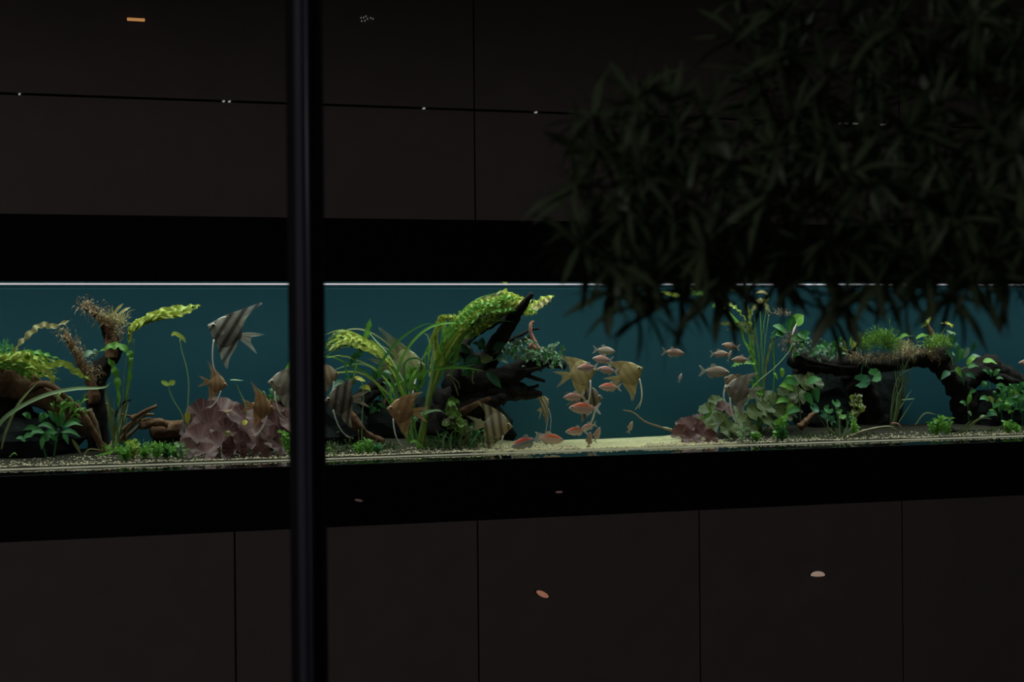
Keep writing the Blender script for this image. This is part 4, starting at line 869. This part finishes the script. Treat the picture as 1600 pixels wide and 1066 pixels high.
# ------------------------------------------------------------------ fish
def fishmat(name, base_c, band_c, bands, belly=None, back=None, alpha=None):
    """bands = [(x centre, half width)] along the body in body lengths; belly / back = colour towards -z / +z"""
    m, t, b, out = nt(name); N = t.nodes.new; L = t.links.new
    tc = N('ShaderNodeTexCoord'); sp = N('ShaderNodeSeparateXYZ'); L(tc.outputs['Object'], sp.inputs[0])
    c = None
    col = N('ShaderNodeRGB'); col.outputs[0].default_value = (*base_c, 1); c = col.outputs[0]
    def mixin(fac, colr):
        nonlocal c
        mx = N('ShaderNodeMix'); mx.data_type = 'RGBA'; mx.inputs[7].default_value = (*colr, 1)
        L(fac, mx.inputs[0]); L(c, mx.inputs[6]); c = mx.outputs[2]
    for lo, hi, colr in ((-.04, -.13, belly), (.015, .085, back)):
        if colr:
            r = N('ShaderNodeMapRange'); r.inputs[1].default_value = lo; r.inputs[2].default_value = hi; L(sp.outputs[2], r.inputs[0]); mixin(r.outputs[0], colr)
    for xc, hw in bands:
        # slanted band: x + 0.12 z
        k = N('ShaderNodeMath'); k.operation = 'MULTIPLY_ADD'; k.inputs[1].default_value = 0.22; L(sp.outputs[2], k.inputs[0]); L(sp.outputs[0], k.inputs[2])
        s = N('ShaderNodeMath'); s.operation = 'SUBTRACT'; s.inputs[1].default_value = xc; L(k.outputs[0], s.inputs[0])
        a = N('ShaderNodeMath'); a.operation = 'ABSOLUTE'; L(s.outputs[0], a.inputs[0])
        r = N('ShaderNodeMapRange'); r.inputs[1].default_value = hw*1.5; r.inputs[2].default_value = hw*.5; L(a.outputs[0], r.inputs[0]); mixin(r.outputs[0], band_c)
    n = N('ShaderNodeTexNoise'); n.inputs['Scale'].default_value = 22; L(tc.outputs['Object'], n.inputs['Vector'])
    hs = N('ShaderNodeHueSaturation'); mr = N('ShaderNodeMapRange'); mr.inputs[3].default_value = .7; mr.inputs[4].default_value = 1.3
    L(n.outputs['Fac'], mr.inputs[0]); L(mr.outputs[0], hs.inputs['Value']); L(c, hs.inputs['Color']); c = hs.outputs[0]
    L(c, b.inputs['Base Color']); b.inputs['Roughness'].default_value = 0.35
    tr = N('ShaderNodeBsdfTranslucent'); L(c, tr.inputs['Color']); ms = N('ShaderNodeMixShader'); ms.inputs[0].default_value = .55 if alpha else .3
    L(b.outputs[0], ms.inputs[1]); L(tr.outputs[0], ms.inputs[2]); last = ms.outputs[0]
    if alpha:
        tp = N('ShaderNodeBsdfTransparent'); m2 = N('ShaderNodeMixShader'); ln = N('ShaderNodeVectorMath'); ln.operation = 'LENGTH'; L(tc.outputs['Object'], ln.inputs[0])          # thinner towards the fin edge
        ar = N('ShaderNodeMapRange'); ar.inputs[1].default_value = alpha[0]; ar.inputs[2].default_value = alpha[1]; ar.inputs[3].default_value = alpha[2]; ar.inputs[4].default_value = alpha[3]
        L(ln.outputs['Value'], ar.inputs[0]); L(ar.outputs[0], m2.inputs[0])
        L(tp.outputs[0], m2.inputs[1]); L(last, m2.inputs[2]); last = m2.outputs[0]
    L(last, out.inputs['Surface']); return m
AB = [(.36, .03), (.1, .06), (-.17, .06), (-.42, .05)]
ACOL = {'silver': ((.46, .43, .36), (.12, .105, .085)), 'orange': ((.58, .34, .16), (.44, .25, .12)), 'tan': ((.46, .32, .2), (.33, .22, .13)), 'yellow': ((.58, .44, .2), (.47, .35, .15)), 'pale': ((.46, .38, .3), (.34, .28, .22)),
        'striped': ((.56, .45, .26), (.2, .15, .08)), 'dark': ((.32, .26, .19), (.1, .08, .06)), 'greenish': ((.3, .29, .13), (.23, .21, .09))}
AM = {k: (fishmat('angelfish_'+k, v[0], v[1], AB), fishmat('angelfish_fin_'+k, v[0], v[1], AB[1:], alpha=(.48, 1.05, .9, .25))) for k, v in ACOL.items()}
TCOL = {'bright': ((.72, .55, .46), (.72, .62, .56), (.72, .17, .08)), 'rose': ((.6, .42, .36), (.66, .58, .52), (.58, .27, .21)), 'silver': ((.48, .42, .33), (.55, .5, .42), (.45, .3, .22)), 'bluered': ((.34, .42, .44), (.5, .5, .46), (.68, .12, .07)),
        'copper': ((.55, .38, .29), (.6, .48, .4), (.5, .3, .22))}
TM = {k: (fishmat('tetra_'+k, v[0], (0, 0, 0), [], v[1], v[2]), fishmat('tetra_fin_'+k, tuple(c*.9 for c in v[1]), (0, 0, 0), [], alpha=(.3, .55, .85, .5))) for k, v in TCOL.items()}
MAT['filament'] = plain('pale_fin_ray', (.62, .55, .45), .5)
MAT['eye'] = plain('fish_eye', (.55, .42, .3), .2); MAT['pupil'] = plain('fish_pupil', (.005, .005, .005), .1)

def interp(tab, x):
    for (x0, y0), (x1, y1) in zip(tab, tab[1:]):
        if x0 >= x >= x1: return y0+(y1-y0)*(x0-x)/(x0-x1+1e-9)
    return tab[-1][1]
def bodymesh(top, bot, thick, n=18, seg=14, lens=1.5):
    V, Fc = [], []
    x0, x1 = top[0][0], top[-1][0]
    for i in range(n):
        u = i/(n-1); u = u*u*(3-2*u)*.6+u*.4; x = x0+(x1-x0)*u
        zt, zb, th = interp(top, x), interp(bot, x), interp(thick, x); zc, h = (zt+zb)/2, (zt-zb)/2
        for k in range(seg):
            a = 2*math.pi*k/seg; V.append((x, th*math.copysign(1-abs(math.cos(a))**lens, math.sin(a)), zc+h*math.cos(a)))
        if i:
            for k in range(seg): Fc.append(((i-1)*seg+k, (i-1)*seg+(k+1) % seg, i*seg+(k+1) % seg, i*seg+k))
    Fc += [tuple(range(seg))[::-1], tuple(range((n-1)*seg, n*seg))]
    return V, Fc
def finmesh(root, outer, n=12, wave=.02):
    A = spline([(r[0], 0, r[1]) for r in root], n); B = spline([(r[0], 0, r[1]) for r in outer], n); V, Fc = [], []
    for i in range(n):
        for j in range(5):
            u = j/4; p = A[i]*(1-u)+B[i]*u; th = .008*(1-u)+.002
            V.append((p.x, wave*u*math.sin(i*1.9)+th, p.z)); V.append((p.x, wave*u*math.sin(i*1.9)-th, p.z))
    def id_(i, j, s): return (i*5+j)*2+s
    for i in range(n-1):
        for j in range(4):
            Fc.append((id_(i, j, 0), id_(i+1, j, 0), id_(i+1, j+1, 0), id_(i, j+1, 0))); Fc.append((id_(i, j, 1), id_(i, j+1, 1), id_(i+1, j+1, 1), id_(i+1, j, 1)))
    return V, Fc
def eyemesh(x, y, z, r):
    V, Fc = [], []; n = 8
    for i in range(5):
        for k in range(n):
            th = math.pi*i/4; a = 2*math.pi*k/n; V.append((x+r*math.sin(th)*math.cos(a), y+.5*r*math.cos(th), z+r*math.sin(th)*math.sin(a)))
            if i: Fc.append(((i-1)*n+k, i*n+k, i*n+(k+1) % n, (i-1)*n+(k+1) % n))
    return V, Fc
def fmesh(name, vf, mat):
    me = bpy.data.meshes.new(name); me.from_pydata([tuple(v) for v in vf[0]], [], vf[1]); me.materials.append(mat)
    me.polygons.foreach_set('use_smooth', [True]*len(me.polygons)); return me
ANG = {}
def angel_parts(colour, tall):
    if (colour, tall) in ANG: return ANG[(colour, tall)]
    mb, mf = AM[colour]
    top = [(.5, .01), (.44, .07), (.36, .16), (.2, .35), (.02, .46), (-.13, .48), (-.3, .36), (-.42, .17), (-.5, .1)]
    bot = [(.5, -.02), (.44, -.08), (.34, -.19), (.2, -.35), (.02, -.46), (-.13, -.47), (-.3, -.34), (-.42, -.16), (-.5, -.1)]
    th = [(.5, .012), (.36, .05), (.1, .07), (-.2, .05), (-.5, .018)]
    d = {'body': fmesh('body', bodymesh(top, bot, th), mb)}
    d['dorsal_fin'] = fmesh('dorsal_fin', finmesh([(.12, .4), (-.1, .46), (-.3, .33), (-.43, .13)], [(.1, .44), (-.2, .68), (-.45, .88), (-.78, 1.12), (-.55, .72), (-.46, .5), (-.46, .3), (-.45, .15)] if tall else [(.1, .43), (-.15, .57), (-.42, .68), (-.78, .78), (-.56, .55), (-.47, .4), (-.46, .26), (-.45, .14)], 14), mf)
    d['anal_fin'] = fmesh('anal_fin', finmesh([(.12, -.39), (-.1, -.45), (-.3, -.31), (-.43, -.13)], [(.1, -.43), (-.06, -.64), (-.2, -.84), (-.42, -1.02), (-.38, -.74), (-.42, -.5), (-.46, -.3), (-.45, -.15)], 14), mf)
    d['tail_fin'] = fmesh('tail_fin', finmesh([(-.49, .1), (-.49, .03), (-.49, -.03), (-.49, -.1)], [(-.55, .13), (-.75, .2), (-1.12, .26), (-.82, .09), (-.78, 0), (-.82, -.1), (-1.08, -.34), (-.75, -.22), (-.55, -.13)], 17), mf)
    d['pectoral_fin'] = fmesh('pectoral_fin', ([(.2, .07, -.06), (.05, .12, .02), (-.03, .14, -.06), (.02, .12, -.15), (.15, .08, -.13)], [(0, 1, 2, 3, 4)]), mf)
    for s, nm in ((1, 'ventral_fin'), (-1, 'ventral_fin')):
        V, Fc = tube([(.2, .02*s, -.33), (.14, .06*s, -.62), (.04, .09*s, -.92), (-.12, .1*s+.03, -1.18), (-.36-.06*s, .1*s, -1.36)], .03, .009, 14, 5); d[nm+('' if s > 0 else '_')] = fmesh(nm, (V, Fc), MAT['filament'])
    for s in (1, -1):
        d['eye'+('' if s > 0 else '_')] = fmesh('eye', eyemesh(.35, .048*s, .05, .058), MAT['eye']); d['pupil'+('' if s > 0 else '_')] = fmesh('pupil', eyemesh(.352, .068*s, .05, .04), MAT['pupil'])
    ANG[(colour, tall)] = d; return d
TET = {}
def tetra_parts(colour):
    if colour in TET: return TET[colour]
    mb, mf = TM[colour]
    top = [(.5, .0), (.44, .055), (.33, .125), (.15, .19), (-.02, .19), (-.2, .12), (-.32, .055), (-.36, .05)]
    bot = [(.5, -.015), (.44, -.06), (.33, -.125), (.15, -.185), (-.02, -.185), (-.2, -.115), (-.32, -.05), (-.36, -.05)]
    th = [(.5, .01), (.4, .05), (.2, .075), (-.1, .055), (-.36, .015)]
    d = {'body': fmesh('body', bodymesh(top, bot, th, 16, 12, 2.2), mb)}
    d['tail_fin'] = fmesh('tail_fin', finmesh([(-.35, .045), (-.35, 0), (-.35, -.045)], [(-.42, .1), (-.52, .19), (-.58, .17), (-.48, .0), (-.58, -.17), (-.52, -.19), (-.42, -.1)], 13, .012), mf)
    d['dorsal_fin'] = fmesh('dorsal_fin', finmesh([(.06, .16), (-.05, .155), (-.14, .125)], [(.03, .2), (-.06, .27), (-.16, .25), (-.19, .15)], 8, .01), mf)
    d['adipose_fin'] = fmesh('adipose_fin', finmesh([(-.22, .09), (-.27, .075)], [(-.25, .13), (-.31, .11)], 4, .005), mf)
    d['anal_fin'] = fmesh('anal_fin', finmesh([(-.04, -.15), (-.16, -.115), (-.27, -.07)], [(-.08, -.23), (-.18, -.22), (-.3, -.12)], 8, .01), mf)
    d['pelvic_fin'] = fmesh('pelvic_fin', finmesh([(.14, -.155), (.08, -.155)], [(.1, -.22), (.04, -.215)], 5, .01), mf)
    for s in (1, -1):
        d['eye'+('' if s > 0 else '_')] = fmesh('eye', eyemesh(.39, .048*s, .025, .04), MAT['eye']); d['pupil'+('' if s > 0 else '_')] = fmesh('pupil', eyemesh(.392, .062*s, .025, .028), MAT['pupil'])
    TET[colour] = d; return d
def fish(kind, px, py, Y, L, face, tilt, yaw, colour, label, tall=False, scale=(1, 1, 1)):
    """L = body length in pixels as seen, tilt = nose up in degrees, yaw = turn out of the picture plane"""
    c = W(px, py, Y)
    t = empty(kind, c, label, 'fish', 'angelfish in the tank' if kind == 'angelfish' else 'red-backed schooling fish in the tank')
    s = L*px2m(Y); t.scale = (s*scale[0], s*scale[1], s*scale[2])
    hd = -YAW+math.radians(yaw)+(math.pi if face == 'L' else 0)          # broadside to the viewer, then turned
    t.rotation_mode = 'XYZ'; t.rotation_euler = (0, -math.radians(tilt), hd)
    for k, me in (angel_parts(colour, tall) if kind == 'angelfish' else tetra_parts(colour)).items():
        o = bpy.data.objects.new(me.name.split('.')[0], me); COL.objects.link(o); o.parent = ey if k.startswith('pupil') else t
        if k.startswith('eye'): ey = o                                   # the pupil is a piece of its eye
for a in [(351, 517, .14, 50, 'L', 19, 8, 'silver', 'large silver angelfish with dark bars swimming left above the red lotus', True),
          (341, 600, .2, 27, 'R', -10, 20, 'orange', 'small orange-brown angelfish facing right left of the flat lotus shoot', True),
          (439, 599, .2, 38, 'L', 6, 10, 'pale', 'pale angelfish facing left just left of the mullion'),
          (412, 637, .12, 32, 'R', -8, 25, 'orange', 'orange angelfish hovering over the right leaves of the red lotus', True),
          (529, 625, .1, 42, 'L', -3, 10, 'dark', 'dusky angelfish facing left just right of the mullion'),
          (514, 586, .3, 30, 'R', 5, 15, 'tan', 'angelfish half hidden by the right side of the mullion'),
          (637, 572, .34, 54, 'R', 2, 8, 'greenish', 'big greenish angelfish facing right behind the arching grass', True),
          (625, 641, .1, 40, 'L', 8, 10, 'orange', 'orange-brown angelfish facing left in front of the dark boulders'),
          (778, 665, .12, 44, 'R', -4, -6, 'striped', 'striped sandy angelfish facing right near the sand below the central driftwood'),
          (852, 632, .2, 30, 'R', 28, 64, 'striped', 'narrow angelfish seen almost head-on right of the central driftwood tips'),
          (911, 582, .24, 42, 'R', 12, -8, 'yellow', 'golden angelfish partly covered by rosy fish in the open water'),
          (986, 583, .2, 40, 'R', 24, 5, 'yellow', 'golden angelfish facing right, rightmost in the open water'),
          (923, 622, .26, 38, 'R', 0, 12, 'dark', 'dark barred angelfish behind the brightest red-orange fish'),
          (1151, 609, .14, 41, 'L', 9, 8, 'pale', 'pale brown angelfish facing left above the olive lotus'),
          (1142, 596, .26, 26, 'L', 28, 15, 'tan', 'small tan angelfish peeking from behind the pale brown one')]:
    fish('angelfish', *a)
for a in [(945, 548, .26, 33, 'R', -6, 10, 'silver', 'pale grey fish at the top of the shoal facing right'), (941, 561.5, .22, 31, 'L', 6, 10, 'rose', 'rosy fish facing left under the pale grey one at the top of the shoal'), (917, 574.5, .14, 31, 'L', -4, 5, 'rose', 'rosy fish crossing in front of the golden angelfish'),
          (949, 578.5, .2, 31, 'L', 10, 10, 'rose', 'rosy fish facing left in the middle between two golden angelfish'), (952, 605, .18, 33, 'L', 2, 8, 'bright', 'white and red fish facing left alone below the golden angelfish'), (896, 620, .18, 32, 'L', -4, 8, 'rose', 'rosy fish facing left just above the brightest red-orange fish'),
          (912, 638, .1, 46, 'L', 2, 6, 'bright', 'largest bright red-orange backed fish of the shoal, facing left'), (900, 674, .1, 33, 'L', -2, 10, 'bright', 'red-backed fish facing left near the sand at the bottom of the shoal'), (919, 667, .16, 26, 'L', -16, 20, 'rose', 'fish half hidden behind the red-backed one near the sand'),
          (933, 679, .16, 24, 'R', 68, 15, 'rose', 'narrow fish pointing up, right one of a pair above the sand'), (921, 687, .08, 24, 'R', 82, 25, 'copper', 'narrow fish pointing up, left one of a pair above the sand'), (985, 667, .22, 19, 'R', 66, 25, 'copper', 'tiny orange fish seen end-on alone right of the shoal'),
          (1053, 551, .2, 34, 'R', -6, 10, 'copper', 'copper fish facing right below the dark tree leaves'), (1063, 590, .34, 15, 'R', 66, 30, 'silver', 'tiny grey fish seen end-on left of the pale brown angelfish'), (1141, 541, .2, 28, 'L', 10, 8, 'copper', 'topmost copper fish of the group left of the tall ruffled plant'),
          (1125, 553, .24, 28, 'R', 0, 8, 'copper', 'copper fish facing right, left one in the group by the tall ruffled plant'), (1140, 556, .3, 20, 'R', 60, 50, 'copper', 'small copper fish pointing up in the middle of its group by the tall ruffled plant'), (1157, 562, .2, 29, 'L', 0, 8, 'copper', 'copper fish facing left nearest the tall ruffled plant'),
          (1118, 581, .14, 46, 'R', -4, 6, 'silver', 'large silver fish facing right left of the pale brown angelfish'), (820, 692, .05, 44, 'L', -16, 8, 'bluered', 'blue-sided red-backed fish nosing down at the sand'), (860, 686, .1, 42, 'R', -8, 8, 'bright', 'red-orange backed fish facing right just over the sand'),
          (845, 684, .14, 26, 'L', -30, 40, 'silver', 'grey fish tucked between the two red-backed ones on the sand'), (1606, 567, .2, 32, 'L', 0, 5, 'copper', 'fish whose snout just enters at the right edge of the tank')]:
    fish('schooling_fish', *a)
# ------------------------------------------------------------------ tree in front of the window
random.seed(21)
tree = empty('podocarpus_tree', (WD(1840, 800, 3.35).x, WD(1840, 800, 3.35).y, 0), 'dark out-of-focus tree with whorls of long narrow leaves hanging in at the upper right', 'tree')
root_ = Vector(tree.location)
fork = WD(1790, 330, 3.30)
V, Fc = tube([root_, root_*.5+fork*.5+Vector((.03, 0, 0)), fork, WD(1700, -120, 3.35)], .035, .02, 24, 10, .15, 30); obj('trunk', V, Fc, 'treebark', tree)
WH = []                                            # whorls: pixel x, y, distance, leaf length px
for (px, py, d) in [(900, 290, 2.3), (925, 180, 2.35), (990, 150, 2.4), (1050, 150, 2.45), (930, 235, 2.35), (915, 370, 2.35), (905, 385, 2.3), (965, 260, 2.25), (1010, 270, 2.2), (985, 330, 2.25), (950, 455, 2.35), (985, 475, 2.3), (1010, 490, 2.35), (1020, 430, 2.3), (960, 410, 2.3), (1060, 460, 2.35),
                    (1100, 390, 2.2), (1120, 340, 2.25), (1080, 300, 2.2), (1060, 220, 2.3), (1110, 180, 2.4), (1140, 250, 2.3), (1160, 420, 2.25), (1130, 460, 2.3), (1180, 340, 2.25), (1200, 300, 2.2), (1210, 230, 2.3), (1250, 180, 2.35), (1330, 260, 2.15), (1360, 270, 2.2),
                    (1230, 390, 2.3), (1270, 430, 2.3), (1300, 380, 2.25), (1330, 470, 2.3), (1300, 490, 2.35), (1370, 440, 2.25), (1400, 390, 2.25), (1420, 460, 2.3), (1450, 420, 2.2), (1480, 460, 2.3), (1520, 440, 2.25), (1550, 400, 2.2), (1580, 440, 2.3), (1600, 350, 2.2), (1590, 240, 2.2),
                    (1540, 300, 2.3), (1490, 340, 2.25), (1440, 310, 2.25), (1470, 240, 2.3), (1420, 200, 2.3), (1380, 130, 2.35), (1300, 110, 2.4), (1230, 80, 2.5), (1180, 110, 2.5), (1450, 80, 2.4), (1530, 120, 2.3), (1590, 60, 2.3), (1520, 30, 2.4), (1400, 40, 2.4), (1310, 30, 2.5), (1220, 10, 2.5), (1150, 40, 2.6),
                    (1620, 150, 2.3), (1360, 350, 2.3), (1260, 300, 2.35), (1290, 230, 2.35), (1560, 190, 2.35), (1350, 190, 2.4), (1500, 400, 2.35), (1640, 440, 2.3), (1040, 330, 2.35), (1170, 290, 2.35), (1210, 440, 2.35), (1000, 210, 2.4), (1040, 390, 2.35), (1240, 340, 2.4), (1320, 320, 2.4), (1460, 160, 2.4), (1400, 290, 2.4)]:
    WH.append((px, py, d+.65))
for k in range(30): # inner shoots that fill the crown
    px = random.uniform(1100, 1650); py = random.uniform(-20, 440)
    if py < 160-(px-1100)*.4: continue
    WH.append((px, py, random.uniform(3.1, 3.35)))
for k in range(60): # shaded shoots deep in the crown
    px = random.uniform(930, 1650); py = random.uniform(150, 430) if px < 1150 else random.uniform(-30, 440)
    WH.append((px, py, random.uniform(3.3, 3.5)))
for k in range(46): # the crown goes on above and to the right of the picture
    px = random.uniform(1250, 1950); py = random.uniform(-260, 430)
    if px < 1650 and py > -40: px += 400
    WH.append((px, py, random.uniform(2.9, 3.5)))
hubs = [WD(1800, 150, 3.3), WD(1760, -120, 3.3), WD(1500, -120, 3.3), WD(1500, 330, 3.25), WD(1480, 120, 3.27), WD(1250, 260, 3.25), WD(1050, 270, 3.20), WD(1150, 400, 3.20), WD(1400, 420, 3.23)]
chains = [[fork, hubs[0]], [hubs[0], hubs[1], hubs[2]], [fork, WD(1650, 320, 3.30), hubs[3], hubs[5], hubs[6]], [fork, WD(1640, 160, 3.31), hubs[4]], [hubs[3], WD(1460, 390, 3.25), hubs[8]], [hubs[5], WD(1200, 330, 3.23), hubs[7]]]
for ch in chains:
    V, Fc = tube(ch, .014, .006, 22, 7, .15, 40); obj('branch', V, Fc, 'treebark', tree)
LM = []
for k in range(8):                                 # eight leaf shapes shared by all leaves, unit length along +x
    V, Fc, UV = ribbon([(0, 0, 0), (.5, random.uniform(-.03, .03), .05), (1, random.uniform(-.05, .05), random.uniform(-.18, .05))], .14, 'strap', n=7, nh=(0, 0, 1), cup=.15)
    me = bpy.data.meshes.new('leaf'); me.from_pydata([tuple(v) for v in V], [], Fc); me.materials.append(MAT['tree'])
    ul = me.uv_layers.new(name='UVMap'); li = [0]*len(me.loops); me.loops.foreach_get('vertex_index', li)
    ul.data.foreach_set('uv', [c for i in li for c in UV[i]]); me.polygons.foreach_set('use_smooth', [True]*len(me.polygons)); LM.append((me, V, Fc, UV))
leaves = []
for (px, py, d) in WH:
    c = WD(px, py, d); hub = min(hubs, key=lambda h: (h-c).length)
    out = (c-hub).normalized(); ax = (out+Vector((random.gauss(0, .35), random.gauss(-.25, .35), random.gauss(.25, .35)))).normalized()
    V, Fc = tube([hub, (hub+c)/2+Vector((0, 0, -.01)), c], .004, .0022, 7, 5); obj('twig', V, Fc, 'treebark', tree)
    a = ax.orthogonal().normalized(); b = ax.cross(a)
    for k in range(15):
        an = k*2.4; el = random.uniform(-.35, .85); dr = (a*math.cos(an)+b*math.sin(an))*math.cos(el)+ax*math.sin(el)
        leaves.append((c-ax*random.uniform(0, .025), dr.normalized(), random.uniform(.062, .104), random.randrange(8), d))
leaves.sort(key=lambda l: l[4])
parts = []
for i, (c, dr, L, k, d) in enumerate(leaves):
    up = Vector((random.gauss(0, .4), random.gauss(0, .4), 1)); y = up.cross(dr).normalized(); z = dr.cross(y)
    R = Matrix((dr*L, y*L, z*L)).transposed()
    if i % 4 == 0 and i//4 < 300:
        o = bpy.data.objects.new('leaf', LM[k][0]); COL.objects.link(o); o.parent = tree
        m4 = R.to_4x4(); m4.translation = c-root_; o.matrix_local = m4
    else:
        parts.append(([R @ Vector(v)+c for v in LM[k][1]], LM[k][2], LM[k][3]))
V, Fc, UV = merge(parts); o = obj('foliage', V, Fc, 'tree', tree, UV); o['kind'] = 'stuff'
